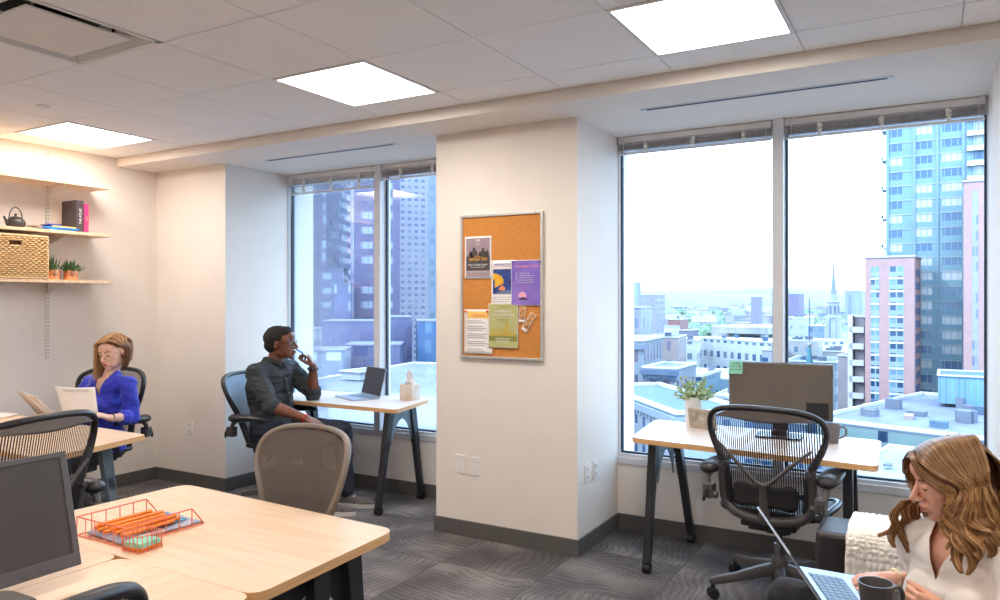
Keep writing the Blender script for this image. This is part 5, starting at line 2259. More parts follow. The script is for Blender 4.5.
scalp_cap('hair_base', MH, HS, H1[0], root, cutw, 1.0)
hl = lambda x, y, z: MH @ (V((x, y, z)) * HS)
paths = []
part = .028       # parting, her left of the middle
dn = lambda p, z, x=0, y=0: p + V((x, y, -z))
for k in range(230):
    # her left side (image right): tucked behind the ear, ends at the jaw
    t = rn.random()
    y0 = .068 - .15 * t
    e1 = hl(-.086, -.012 - .060 * t, .030)
    g = [hl(-part, y0, .114 - 4.2 * max(0, y0) ** 2 - 1.5 * min(0, y0) ** 2), hl(-.060, y0 * .9 - .004, .088), hl(-.080, y0 * .5 - .008, .058), e1, dn(e1, .045, .004, .0), dn(e1, .085, .0, -.004), dn(e1, .138 + .012 * rn.random(), -.012, -.012)]
    paths.append((strand(g, .0045, rn, .003, 1.2), rn.uniform(.7, 1.2), rn.choice([0, 0, 1])))
for k in range(360):
    # over the crown to her right (image left), falling past the cheek to the chest
    t = rn.random()
    y0 = .074 - .15 * t
    fr = max(0, 1 - t * 1.7)
    e1 = hl(.084, y0 * .75 + .012 * fr, .030)
    g = [hl(-part, y0, .116 - 4.2 * max(0, y0 - .0) ** 2 - 3 * min(0, y0 + .03) ** 2), hl(.028, y0 + .006 * fr, .118 - 5 * max(0, y0) ** 2), hl(.070, y0 * .9 + .008 * fr, .074), e1,
         dn(e1, .055, -.004, -.004 * fr), dn(e1, .115, .002, -.008 * fr), dn(e1, .165, .010, -.012 * fr), dn(e1, .205 + .02 * rn.random(), .018, -.014)]
    paths.append((strand(g, .0055, rn, .006, 1.4, 28), rn.uniform(.7, 1.25), rn.choice([0, 1, 1, 2] if t > .45 else [1, 2, 2])))
for k in range(140):
    t = rn.random()
    x0 = -.06 + .12 * t
    e1 = hl(x0 * 1.2, -.115, .03)
    g = [hl(-part * .6, -.03, .120), hl(x0 * .8, -.085, .085), e1, dn(e1, .07), dn(e1, .12, 0, -.01)]
    paths.append((strand(g, .005, rn, .003, 1.2), rn.uniform(.8, 1.2), rn.choice([0, 1])))
locks('hair', paths, .0042, H1, root)

# papers in her hands
P0, P1, P2, P3 = at(55, 386, 4.74), at(95, 387, 4.68), at(98, 413, 4.66), at(64, 416, 4.72)
b = MB()
b.grid(lambda u, v: tuple((P0 * (1 - u) + P1 * u) * (1 - v) + (P3 * (1 - u) + P2 * u) * v + V((0, 0, -.006 * math.sin(PI * u) * (1 - v))) + V((.3, -.9, 0)) * .012 * math.sin(PI * u)), 10, 8)
sh = tag(b.build('paper_sheet', M_['paper'], smooth=180, solid=.0008), 'white sheet of paper held up by the person in blue', 'sheet of paper')
b = MB()
for r in range(3):
    v = .10 + .04 * r
    L = [(P0 * (1 - u) + P1 * u) * (1 - v) + (P3 * (1 - u) + P2 * u) * v + V((.3, -.9, 0)) * (.012 * math.sin(PI * u) + .0012) for u in (.2, .4, .6, .85)]
    b.tube(L, .0007, 4)
tl = b.build('text_line', M_['ink'], sh)
A0, A1, A2, A3 = at(16.5, 390.5, 5.00), at(37, 398, 4.86), at(62, 420, 4.84), at(43, 420, 4.98)
b = MB()
b.grid(lambda u, v: tuple((A0 * (1 - u) + A1 * u) * (1 - v) + (A3 * (1 - u) + A2 * u) * v), 4, 6)
b.build
bk = tag(b.build('paper_folder', M_['tanpaper'], smooth=180, solid=.003), 'tan paper folder held open at the left of the person in blue', 'folder')
b = MB()
e0, e1 = A1 + V((.004, -.006, .0)), A2 + V((.004, -.006, 0))
q0, q1 = A0.lerp(A1, .45) + V((.0, -.008, .012)), A3.lerp(A2, .45) + V((0, -.008, 0))
b.add([tuple(q0), tuple(e0 + V((0, 0, .008))), tuple(e1), tuple(q1)], [(0, 1, 2, 3)])
b.build('inner_page', M_['paper'], bk, smooth=0, solid=.001)

# ================================================================ woman in white on the sofa
root = thing('person', 'person with long wavy hair and white blouse typing on a laptop on the sofa', 'person', (.1, 2.45, 0))
F = V((-.66, -.75, 0)).normalized()
Rt = V((F.y, -F.x, 0))       # her right: away from the viewer, towards the window
hip = V((.14, 2.45, .50))
chest = V((.10, 2.43, .68))
neckb = V((.070, 2.425, .850))
HC = V((.042, 2.420, 1.000))
HF = V((-.89, -.30, -.26))
MH = head_matrix(HC, HF, 0)
HS = .95
shR = neckb + Rt * .150 + V((0, 0, -.045))
shL = neckb - Rt * .165 + V((0, 0, -.045))
elR = V((-.005, 2.625, .635))
wrR = at(889, 579, 2.27)
elL = V((.19, 2.10, .60))
wrL = at(945, 615, 1.88)
knR, knL = V((-.40, 2.56, .535)), V((-.40, 2.33, .53))
anR, anL = V((-.43, 2.58, .09)), V((-.43, 2.28, .09))


def r_torso(b, k):
    ringtorso(b, [(hip + V((0, 0, -.06)), Rt, F, .165 + k, .12 + k), (hip + V((0, 0, .04)), Rt, F, .165 + k, .12 + k), (hip.lerp(chest, .5), Rt, F, .13 + k, .10 + k),
                  (chest + F * .012, Rt, F, .15 + k, .118 + k), (chest + V((0, 0, .07)), Rt, F, .152 + k, .100 + k), (neckb + V((0, 0, -.05)), Rt, F, .135 + k, .075 + k), (neckb + V((0, 0, -.005)), Rt, F, .062 + k, .054 + k)])
    b.caps([shR, neckb + V((0, 0, -.022)), shL], [.046 + k, .046 + k, .046 + k])
    for s in (-1, 1):
        b.ell(chest + Rt * .066 * s + F * .085, (.056 + k, .056 + k, .054 + k), 14)


b = MB()
r_torso(b, 0)
for a, e, w in ((shR, elR, wrR), (shL, elL, wrL)):
    b.caps([a, a.lerp(e, .5), e, e.lerp(w, .35), w], [.044, .040, .035, .034, .0225])
b.caps([neckb + V((0, 0, -.03)), HC + V((.03, .015, -.055))], [.046, .045], 18)
add_head(b, MH, HS, True)
hd = (at(862, 579, 2.315) - wrR).normalized()
add_hand(b, wrR, hd, V((-.05, .1, -1)), V((0, -1, .1)), curl=((20, 30, 18), (16, 26, 16), (12, 22, 14), (10, 18, 12)), thumb=(.8, .55, .05), s=.92, spread=.10)
add_hand(b, wrL, (at(912, 603, 1.90) - wrL).normalized(), V((-.4, .9, .0)), V((0, .1, 1)), curl=((58, 70, 40), (62, 74, 44), (66, 76, 46), (70, 78, 48)), thumb=(.8, .3, .45), s=.84)
remesh(b, 'body', .0030, [TANS, LIPF, LASH, EYEW, IRIS], root, smooth=6, region=face_region(MH, HS, 'down', .019))

WH = mat('white_silk', (240, 232, 224), .6, var=.015, scale=6, sheen=.2)
b = MB()
r_torso(b, .016)
b.caps([shR, shR.lerp(elR, .5), elR.lerp(shR, .15), elR.lerp(wrR, .15)], [.062, .064, .062, .060])
b.caps([shL, shL.lerp(elL, .5), elL, elL.lerp(wrL, .12)], [.062, .066, .064, .062])
ringtorso(b, [(hip + V((0, 0, -.08)), Rt, F, .20, .16), (hip + V((0, 0, .06)), Rt, F, .19, .15), (hip.lerp(chest, .6), Rt, F, .165, .135), (chest, Rt, F, .165, .135)])
wo = remesh(b, 'blouse', .0048, WH, root, smooth=4, disp=wrinkle(.009, 7, 2, .9))
vcut(wo, neckb, Rt, F, .042, .110)
b = MB()
for a, c, e in ((hip + Rt * .085, knR, anR), (hip - Rt * .085, knL, anL)):
    b.caps([a + V((0, 0, .02)), a.lerp(c, .5) + V((0, 0, .01)), c, c.lerp(e, .35), e], [.085, .078, .068, .060, .044])
remesh(b, 'trousers', .008, DK, root, smooth=3, disp=wrinkle(.007, 10, 8, .5))
for an in (anR, anL):
    b = MB()
    b.ell((an.x - .05, an.y, .035), (.12, .040, .032), 16)
    in_parent(b.build('shoe', M_['black'], None), root)
d = (elR - wrR).normalized()
c = wrR + d * .016
u = d.orthogonal().normalized()
v_ = d.cross(u)
b = MB()
b.tube([c + (u * math.cos(a) + v_ * math.sin(a)) * .029 for a in [2 * PI * i / 24 for i in range(24)]], .0055, 8, closed=True)
in_parent(b.build('bracelet', mat('cream_bangle', (238, 226, 176), .35, var=.02), None), root)

H2 = [balayage('hair_b%d' % i, c, .38, scale=30, var=.1, c2=c2) for i, (c, c2) in enumerate((((92, 58, 36), (122, 80, 50)), ((128, 84, 50), (156, 106, 64)), ((168, 118, 70), (196, 146, 92)), ((204, 158, 104), (222, 182, 132))))]
rn = random.Random(14)


def cutr(p):
    return (p.y > .050 and p.z < .066) or (p.y > .01 and p.z < .03) or p.z < -.07


scalp_cap('hair_base', MH, HS, H2[0], root, cutr, 1.05)
hl = lambda x, y, z: MH @ (V((x, y, z)) * HS)
paths = []
pa_ = .012
pick = lambda w: rn.choices([0, 1, 2, 3], w)[0]


def wavy(center, amp, freq, ph, n=26):
    """centre line of a hanging lock with a corkscrew wave growing downwards"""
    g = spline(center, max(2, n // (len(center) - 1)))
    m = len(g) - 1
    out = []
    for i, p in enumerate(g):
        t = i / m
        k = amp * min(1, .25 + t * 1.3)
        a = ph + freq * 2 * PI * t ** 1.15
        out.append(p + V((.866, .5, 0)) * math.cos(a) * k + V((-.5, .866, 0)) * math.sin(a) * k * .8)
    return out


def bundle(tops, center, amp, freq, ph, r0, r1, count, wts, wid=1.0):
    """locks that start at their own places on the scalp and gather into one wavy clump"""
    cl = wavy(center, amp, freq, ph)
    m = len(cl) - 1
    hue = rn.uniform(.7, 1.4)
    for k in range(count):
        a, r = rn.uniform(0, 2 * PI), math.sqrt(rn.random())
        pts = []
        for i in range(0, m + 1):
            t = i / m
            rr = (r0 + (r1 - r0) * min(1, t * 2)) if t < .75 else r1 * (1 - .75 * (t - .75) / .25)
            aa = a + 2.2 * t
            pts.append(cl[i] + V((.866, .5, 0)) * math.cos(aa) * rr * r + V((-.5, .866, 0)) * math.sin(aa) * rr * r * .7 + V((0, 0, -.012 * (r - .5) * t)))
        top = tops(rn.random())
        head = spline(top + [pts[1]], 6)[:-1]
        path = head + pts[1:]
        w = wid * rn.uniform(.75, 1.35)
        paths.append((path, w, pick(wts) if rn.random() < .75 else pick((1, 1 * hue, 2 * hue, 1 * hue))))


# toward the viewer (her left, local x<0): combed from the parting, gathered into waves that end on the chest
near = [  # t range on the scalp, jaw point, mid, end (picture places with their distance)
    (.00, .18, (946, 520, 2.00), (955, 540, 1.96), (955, 560, 1.93)),
    (.06, .28, (953, 519, 1.99), (963, 542, 1.95), (960, 570, 1.92)),
    (.15, .38, (959, 518, 1.98), (967, 540, 1.94), (968, 574, 1.91)),
    (.26, .50, (966, 517, 1.97), (973, 540, 1.93), (973, 564, 1.91)),
    (.38, .62, (973, 516, 1.97), (981, 534, 1.93), (980, 556, 1.91)),
    (.50, .74, (980, 516, 1.97), (988, 534, 1.94), (987, 556, 1.92)),
    (.62, .86, (988, 515, 1.98), (996, 532, 1.96), (994, 556, 1.94)),
    (.76, 1.0, (996, 513, 2.00), (1006, 535, 2.00), (1004, 564, 1.98)),
]
for q, (ta, tb, j, m_, e) in enumerate(near):
    def tops(u, ta=ta, tb=tb):
        t = ta + (tb - ta) * u
        y0 = .080 - .165 * t
        return [hl(pa_, y0, .124 - 5.0 * max(0, y0) ** 2 - 3.0 * min(0, y0 + .03) ** 2), hl(-.040, y0 - .002, .119 - 4.8 * max(0, y0) ** 2), hl(-.078, y0 * .92 - .004, .085 - 2 * max(0, y0) ** 2), hl(-.099, y0 * .70 - .014, .040), hl(-.106, y0 * .46 - .024, .000)]
    lo = (3, 3, 3, 1.4) if q % 2 else (1.2, 3, 3.5, 2.2)
    bundle(tops, [at(*j), at((j[0] + m_[0]) / 2 + 1, (j[1] + m_[1]) / 2, (j[2] + m_[2]) / 2), at(*m_), at(*e)], .012, 1.3 + .15 * (q % 3), q * 1.9, .030, .019, 125, lo)
# front curtain over the eye and cheek
for q, (j, m_, e) in enumerate((((945, 508, 2.01), (953, 528, 1.97), (951, 548, 1.94)), ((948, 508, 2.00), (957, 528, 1.96), (961, 552, 1.93)))):
    def tops(u, q=q):
        return [hl(pa_, .082 - .012 * u, .105), hl(-.030, .094 - .012 * u, .092), hl(-.060, .094 - .022 * u, .060), hl(-.080, .076 - .030 * u, .026), hl(-.092, .048 - .030 * u, -.008)]
    bundle(tops, [at(*j), at(*m_), at(*e)], .011, 1.3, q * 2.5 + 1, .012, .013, 85, (1, 2, 4, 3))
# far side, hanging in front of the far shoulder
far = [((905, 500, 2.16), (893, 522, 2.17), (880, 536, 2.17)), ((910, 500, 2.17), (898, 528, 2.18), (892, 545, 2.17)), ((914, 503, 2.18), (905, 530, 2.18), (903, 551, 2.17)),
       ((920, 503, 2.18), (916, 525, 2.18), (914, 545, 2.17)), ((926, 503, 2.18), (924, 522, 2.17), (926, 536, 2.16))]
for q, (j, m_, e) in enumerate(far):
    def tops(u, q=q):
        y0 = .084 - .030 * q - .03 * u
        return [hl(pa_, y0, .122 - 5.0 * max(0, y0) ** 2), hl(.050, y0 + .004, .110 - 4.6 * max(0, y0) ** 2), hl(.084, y0 * .98 + .006, .055), hl(.092, y0 * .95 + .006, .0), hl(.086, y0 * .9 + .004, -.045)]
    bundle(tops, [at(*j), at((j[0] + m_[0]) / 2, (j[1] + m_[1]) / 2, j[2]), at(*m_), at(*e)], .012, 1.25 + .2 * (q % 2), q * 2.3, .014, .014, 80, (3, 4, 2.5, 1))
# the strand hanging just before the far temple
bundle(lambda u: [hl(pa_, .084, .104), hl(.030, .098, .080), hl(.055, .102, .045)], [hl(.058, .100, .03), at(907, 470, 2.16), at(908, 482, 2.16), at(913, 494, 2.15)], .003, 1, 0, .006, .005, 26, (2, 4, 2, 1), .7)
# the back of the head
for q in range(5):
    def tops(u, q=q):
        x0 = -1 + .4 * (q + u)
        return [hl(pa_, -.03, .126), hl(x0 * .05, -.080, .100), hl(x0 * .085, -.112, .045), hl(x0 * .09, -.118, .0)]
    bundle(tops, [at(984 + 7 * q, 505, 2.10), at(986 + 8 * q, 530, 2.08), at(982 + 8 * q, 560, 2.05)], .012, 1.3, q * 1.7, .022, .018, 70, (4, 4, 2, 1))
locks('hair', paths, .0036, H2, root, flat=.6)

# her laptop and mug: the base tips a little toward her on her thighs
hx = V((-.427, .896, .111)).normalized()
ld = V((-.464, -.323, .825)).normalized()
gb = V((.885, .42, -.15))
gb = (gb - hx * gb.dot(hx)).normalized()
LAP_A = math.degrees(gb.angle(ld))
LAP_M = Matrix((hx, -gb, hx.cross(-gb))).transposed().to_4x4()
LAP_M.translation = at(797, 569, 2.38) - hx * .1675
lt = laptop('silver laptop open on the lap of the person in white', (-.335, 2.385, .636), 0, LAP_A, w=.335, d=.235)
lt.matrix_world = LAP_M
mc = at(876, 582, 1.88)
mug('mug', 'dark grey mug held by the person in the white blouse', (mc.x, mc.y, mc.z - .094), R(32), mat('dark_stoneware', (88, 84, 84), .35, var=.04), 1.0)
# ---------------------------------------------------------------- the city outside, real sizes and distances
ZG = -46.0
OK = .27          # daylight outside is strong; paints are given as they look, far ones paled for haze, and scaled down


def dim(c, k=None):
    k = OK if k is None else k
    l = [x * k for x in lin(c)]
    return tuple(255 * (12.92 * x if x <= .0031308 else 1.055 * x ** (1 / 2.4) - .055) for x in l)


def fac(name, wall, glass, wx, wz, fx, fz, glass2=None, mull=0, ox=0, oz=0, gr=.25):
    return facade(name, dim(wall), dim(glass), wx, wz, fx, fz, ox, oz, glass2=dim(glass2) if glass2 else None, mull=mull, gr=gr)


def om(name, c, **k):
    if 'c2' in k:
        k['c2'] = dim(k['c2'])
    return mat(name, dim(c), k.pop('rough', .8), **k)


RG = om('roof_gravel', (150, 160, 184), scale=.4, var=.08)
RW = mat('roof_white', dim((240, 242, 248), .42), .8, scale=.2, var=.03)
RB = om('roof_blue_grey', (110, 150, 185), scale=.3, var=.08)
CW = mat('concrete_white', dim((240, 242, 248), .42), .8, scale=.2, var=.03)


spots = []


def block(label, px0, px1, pytop, s, m, depth=14, zbot=ZG, yaw=-31, roof=None, cat='building', group=None, parapet=.8, boxes=0, name='building', seed=0):
    """box building; its front face runs from the place seen at px0 (s metres ahead) to px1, turned by yaw"""
    A = at(px0, pytop, s)
    rz = R(30 + yaw)
    d = V((math.cos(rz), math.sin(rz), 0))
    ds, dr = -.5 * d.x + .8660254 * d.y, .8660254 * d.x + .5 * d.y
    t0, t1 = (px0 - 500) / 750, (px1 - 500) / 750
    w = (t1 * s - t0 * s) / (dr - t1 * ds)
    mid = A + d * w / 2
    o = thing(name, label, cat, (mid.x, mid.y, zbot), rz, group)
    h = A.z - zbot
    cc = mid + V((-d.y, d.x, 0)) * depth / 2
    spots.append((V((cc.x, cc.y, 0)), .5 * math.hypot(w, depth)))
    b = MB()
    b.box(-w / 2, w / 2, 0, depth, 0, h)
    b.build('walls', m, o, smooth=0)
    b = MB()
    r = roof or RG
    b.box(-w / 2 - .12, w / 2 + .12, -.12, depth + .12, h, h + .2)
    b.build('roof', r, o, smooth=0)
    if parapet:
        b = MB()
        p = .25
        q = h + .2 + parapet * .5
        b.box(-w / 2 - .15, w / 2 + .15, -.15, p, h + .2, q).box(-w / 2 - .15, w / 2 + .15, depth - p, depth + .15, h + .2, q)
        b.box(-w / 2 - .15, -w / 2 + p, p, depth - p, h + .2, q).box(w / 2 - p, w / 2 + .15, p, depth - p, h + .2, q)
        b.build('parapet', CW, o, smooth=0)
    rn = random.Random(seed + int(px0 * 7))
    for k in range(boxes):
        x, y = rn.uniform(-.4, .4) * w, rn.uniform(.12, .85) * depth
        ww, hh_ = rn.uniform(.35, 1.3), rn.uniform(.5, 1.6)
        b = MB()
        b.box(x - ww, x + ww, y - ww * .7, y + ww * .7, h + .2, h + .2 + hh_)
        b.build('rooftop_unit', rn.choice([RG, CW, RB, RG]), o, smooth=0)
    return o, w, h


g_ = MB()
g_.add([(-3000, 12, 0), (4000, 12, 0), (4000, 9000, 0), (-6000, 9000, 0)], [(0, 1, 2, 3)])
gm, nt, bs = new_mat('city_ground')
tc = nt.new('ShaderNodeTexCoord')
vo = nt.new('ShaderNodeTexVoronoi')
vo.inputs['Scale'].default_value = .02
nt.link(tc.outputs['Object'], vo.inputs['Vector'])
vn = nt.new('ShaderNodeTexNoise')
vn.inputs['Scale'].default_value = .3
nt.link(tc.outputs['Object'], vn.inputs['Vector'])
nt.link(nt.ramp(vo.outputs['Color'], [(.2, lin(dim((150, 168, 195)))), (.5, lin(dim((205, 215, 230)))), (.8, lin(dim((160, 190, 170))))]), bs.inputs['Base Color'])
bs.inputs['Roughness'].default_value = .9
struct(g_.build('ground', gm, smooth=0, loc=(0, 0, ZG)))

# hills on the horizon, haze put into their pale blue colour
b = MB()


def hillf(u, v):
    px = -150 + 1500 * u
    s = 5200
    p = at(px, 300, s)
    hgt = 50 + 95 * (noise.noise(V((u * 7, 0, 5))) * .5 + .62) + 14 * noise.noise(V((u * 40, 2, 0)))
    q = p.normalized() * 1
    d = V((-.5, .866, 0))
    return (p.x + d.x * 900 * v, p.y + d.y * 900 * v, ZG + (hgt + 46 - 30) * math.sin(PI * min(1, v * 1.0) * .5) ** .7)


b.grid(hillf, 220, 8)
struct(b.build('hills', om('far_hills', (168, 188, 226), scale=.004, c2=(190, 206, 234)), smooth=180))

# ---- right window, from the tower at the right to the old stone blocks at the left
tw = fac('blue_tower_glass', (160, 208, 228), (84, 134, 186), 5.4, 3.0, .66, .62, glass2=(250, 252, 255), mull=3)
o, w, h = block('tall pale blue glass tower with balconies, right side of the right window', 886, 1060, -60, 158, tw, 24, yaw=-33, parapet=0)
for k in range(24):
    z = h - 3 - k * 6.2
    b = MB()
    b.box(-w / 2 - 1.0, -w / 2 + .2, .2, 5, z, z + .22)
    b.box(-w / 2 - 1.0, -w / 2 - .92, .2, 5, z + .22, z + 1.1)
    b.build('corner_balcony', CW, o, smooth=0)
for k in range(28):
    z = h - 4.2 - k * 3.0
    b = MB()
    b.box(-w / 2 + 14.5, -w / 2 + 18.6, -1.3, 0, z, z + .22)
    b.box(-w / 2 + 14.5, -w / 2 + 18.6, -1.3, -1.22, z + .22, z + 1.0)
    b.build('balcony', CW, o, smooth=0)
pier = om('tower_pier', (172, 208, 226), scale=.2, var=.03)
for u in (.3, 5.2, 9.3, 13.9, 19.5, 26):
    b = MB()
    b.box(-w / 2 + u - .3, -w / 2 + u + .3, -.25, 0, 0, h)
    b.build('pier', pier, o, smooth=0)
band = om('floor_band', (214, 232, 242), scale=.2, var=.02)
for k in range(42):
    z = h - 1.2 - k * 3.0
    if z < 5:
        break
    b = MB()
    b.box(-w / 2, w / 2, -.12, 0, z, z + .25)
    b.build('floor_band', band, o, smooth=0)

pb = om('pink_brick', (246, 196, 194), scale=.6, var=.03)
winm = fac('tower_window_strip', (196, 222, 236), (52, 104, 152), 1.25, 2.52, .80, .66, glass2=(150, 200, 222), oz=.3)
s0 = 150
ppm = s0 / 750
o, w, h = block('pink brick apartment block with two columns of windows before the blue tower', 865, 914.5, 259, s0, pb, 9, yaw=-36, parapet=.6)
for a, c in ((871, 879.5), (889.5, 904)):
    x0, x1 = -w / 2 + (a - 865) / 49.5 * w, -w / 2 + (c - 865) / 49.5 * w
    b = MB()
    b.box(x0, x1, -.03, .3, h - 30.5, h - 1.6)
    b.build('window_column', winm, o, smooth=0)
    for k in range(12):
        z = h - 4.15 - k * 2.52
        b = MB()
        b.box(x0, x1, -.16, -.03, z, z + .40)
        b.build('spandrel', CW, o, smooth=0)
for k in range(14):
    b = MB()
    b.box(w / 2, w / 2 + .05, 1.2, 7.5, h - 3.6 - 2.52 * k, h - 2.2 - 2.52 * k)
    b.build('side_window', om('side_glass', (110, 140, 190)) if k == 0 else bpy.data.materials['side_glass'], o, smooth=0)
o, w, h = block('narrow white balcony wing left of the pink brick block', 855, 864.5, 318, 156, om('wing_wall', (196, 186, 196)), 7, yaw=-34)
for k in range(6):
    z = h - 3 - k * 3.4
    b = MB()
    b.box(-w / 2 - 1.0, w / 2, -1.2, 0, z, z + .3).box(-w / 2 - 1.0, w / 2, -1.2, -1.12, z + .3, z + 1.2)
    b.build('balcony', CW, o, smooth=0)
b = MB()
b.box(-w / 2 - 1.2, -w / 2 - .3, -1.2, 6, h - 21, h + .6)
b.build('white_fin', CW, o, smooth=0)
o, w, h = block('second pink brick strip of the tower, right edge of the right window', 963.5, 1004, 183, 140, pb, 10, yaw=-33, parapet=.5)
x0, x1 = -w / 2 + .22 * w, -w / 2 + .37 * w
b = MB()
b.box(x0, x1, -.03, .3, h - 46, h - 1.6)
b.build('window_column', fac('lav_window_strip', (206, 212, 230), (150, 170, 204), 1.3, 2.9, .9, .6, glass2=(196, 210, 232)), o, smooth=0)

# low roofs below the towers
lil = om('flat_roof_lilac', (160, 172, 212), scale=.12, var=.12)
LW = fac('pale_green_render', (160, 196, 200), (50, 84, 124), 9, 4.6, .13, .30, oz=-.6)
o, w, h = block('wide low building with a grey lilac flat roof under the towers', 812, 1060, 421, 100, LW, 40, yaw=-48, roof=lil, boxes=22, parapet=.9, seed=3)
zr = at(812, 421, 100).z + .75
block('low pale blue clad plant room on the lilac roof, right edge', 938, 1000, 377, 112, fac('blue_cladding', (150, 204, 230), (124, 186, 218), .8, 40, .3, 1), 10, roof=RB, boxes=0, parapet=.4, zbot=zr)
block('pale pink rooftop hut on the lilac roof', 904, 913, 430, 100, om('hut_pink', (240, 208, 202)), 2.5, zbot=zr, parapet=0)
block('long violet roof edge behind the lilac roof', 862, 936, 408, 137, om('violet_wall', (150, 140, 180)), 4, roof=om('violet_roof', (196, 180, 204), scale=.3), boxes=3, parapet=.3)
p = at(890, 478, 72)
block('pale parking deck below the lilac roofed building', 818, 1000, 492, 66, om('deck_wall', (196, 214, 232)), 26, roof=om('deck_roof', (206, 222, 240), scale=.15, var=.08), parapet=.4, yaw=-40)
block('white plant unit standing on the parking deck', 884.5, 891, 466, 74, CW, 1.0, zbot=at(818, 492, 66).z + .5, parapet=0)
block('tan building behind the monitor, right window', 838, 866, 357, 172, om('tan_render', (226, 216, 222), scale=.3), 12, boxes=1, parapet=.5, yaw=-36)
block('long white roof with red edge right of the steeple', 840, 866, 353, 210, om('pale_wall', (226, 226, 232)), 16, roof=om('pale_red_roof', (226, 186, 190)), parapet=.3)
block('white low-rise with small windows right of the mullion', 786, 818, 341, 222, fac('white_render', (236, 240, 246), (136, 176, 212), 3.2, 4.4, .34, .36), 8, roof=RW, boxes=4)
block('pale block with dark cornice right of the mullion', 786, 836, 362, 200, fac('pale_render', (214, 224, 236), (110, 146, 190), 2.6, 4, .4, .5), 18, roof=om('dark_cornice', (120, 146, 176)), boxes=5)
block('wide pale office block below the church steeple', 818, 853, 346, 290, fac('loft_glazing', (205, 218, 234), (108, 140, 186), 3.4, 5, .6, .5), 24, roof=RW, boxes=5)
block('blue grey block left of the steeple', 808, 824, 326, 380, fac('bluegrey', (160, 188, 220), (130, 160, 200), 5, 5, .4, .5), 20, roof=RW, boxes=2)
block('white hall with small units on its roof beside the mullion', 786, 806, 318, 420, fac('white_hall', (234, 240, 246), (180, 202, 226), 6, 5, .4, .4), 30, roof=RW, boxes=4)
block('pale warehouse with tanks on its roof beyond the spire', 822, 850, 352, 240, fac('warehouse', (226, 232, 240), (150, 176, 210), 5, 5, .3, .4), 20, roof=RG, boxes=8)

# church steeple
p = at(833.5, 390, 330)
T = thing('church_steeple', 'white church steeple with a tall needle spire in the right window', 'steeple', (p.x, p.y, ZG), R(-2))
k = 330 / 750
base = at(833.5, 318, 330).z - ZG
wm = om('steeple_white', (226, 234, 244), scale=.2, var=.02)
b = MB()
b.box(-6.6 * k, 6.6 * k, -6.6 * k, 6.6 * k, 0, base)
b.build('tower', fac('steeple_tower', (228, 236, 246), (170, 192, 220), 6 * k, 14, .3, .6), T, smooth=0)
b = MB()
b.lathe([(8 * k, base), (8 * k, base + 1.5 * k), (5.6 * k, base + 2 * k), (5.6 * k, base + 15 * k), (6.4 * k, base + 15.5 * k), (6.4 * k, base + 16.5 * k), (3.4 * k, base + 17 * k), (3.4 * k, base + 23 * k), (2.4 * k, base + 24 * k)], 8)
b.build('belfry', wm, T, smooth=0)
lv = om('louvre_grey', (130, 154, 190))
for q in range(8):
    b = MB()
    Mx = Matrix.Rotation(q * PI / 4 + PI / 8, 4, 'Z') @ Matrix.Translation((5.0 * k, 0, base + 4 * k))
    b.box(-.2, .25, -.9 * k, .9 * k, 0, 8 * k, 0, Mx)
    b.build('belfry_opening', lv, T, smooth=0)
b = MB()
b.lathe([(3.0 * k, base + 23 * k), (2.2 * k, base + 30 * k), (1.2 * k, base + 44 * k), (.3 * k, base + 58 * k), (.1 * k, base + 61 * k)], 8)
b.build('spire', om('spire_grey', (176, 196, 224)), T, smooth=0)
p = at(809.5, 390, 180)
k = 180 / 750
T = thing('roof_spire', 'thin teal spire with a pole and ball right of the window mullion', 'spire', (p.x, p.y, ZG), R(0))
z1 = at(0, 346, 180).z - ZG
b = MB()
b.lathe([(5.0 * k, 0), (4.6 * k, z1 - 26 * k), (1.1 * k, z1)], 6)
b.build('spire_cone', om('teal_copper', (110, 186, 206)), T, smooth=0)
b = MB()
b.ell((0, 0, z1 + 1.5 * k), 2.4 * k, 12)
b.build('ball', om('ball_gold', (232, 228, 216)), T)
b = MB()
b.tube([(0, 0, z1), (0, 0, z1 + 48 * k)], .4 * k, 6)
b.build('pole', om('pole_blue', (72, 110, 170)), T)

# the long white building and its domed roof
wf = facade('white_office', dim((244, 244, 248), .48), dim((112, 156, 200)), 3.7, 5.4, .46, .42, oz=2.2, glass2=dim((190, 206, 230)))
o, w, h = block('long white office building with two rows of square windows, right window', 691, 772, 338, 292, wf, 36, yaw=-66, roof=RW, boxes=8, parapet=.8)
o, w, h = block('low white front wing at the left end of the long white building', 672, 697, 341, 268, wf, 20, yaw=-20, roof=RW, boxes=3, parapet=.6)
o, w, h = block('raised pale hall on the long white building', 712, 768, 327, 300, fac('hall_panels', (234, 236, 244), (212, 218, 232), 3, 40, .1, 1), 24, yaw=-40, roof=RW, boxes=0, zbot=at(691, 338, 292).z + 1.7)
for k in range(6):
    p = at(722 + 11 * k, 330 - .2 * k, 318)
    T = thing('roof_dome', 'white barrel dome on the roof of the long white building', 'roof dome', (p.x, p.y, p.z - 4.5), R(10), 'white barrel domes in a row')
    b = MB()
    b.grid(lambda u, v: (3.6 * math.cos(PI * u), -7 + 14 * v, 6.5 * math.sin(PI * u)), 14, 2)
    b.build('vault', CW, T, smooth=60, solid=.2)
    b = MB()
    b.add([(3.6 * math.cos(PI * i / 14), -7, 6.5 * math.sin(PI * i / 14)) for i in range(15)], [tuple(range(15))])
    b.build('front_gable', RW, T, smooth=0)
block('small white windowed block behind the note on the monitor', 762, 780, 351, 215, fac('white_small', (232, 238, 246), (70, 130, 190), 3.2, 4.6, .5, .5), 12, boxes=1)
block('tan brick building left of the long white one', 646, 678, 338, 240, fac('tan_brick', (226, 208, 208), (140, 140, 172), 4.3, 6, .26, .5), 18, yaw=-22, boxes=3)
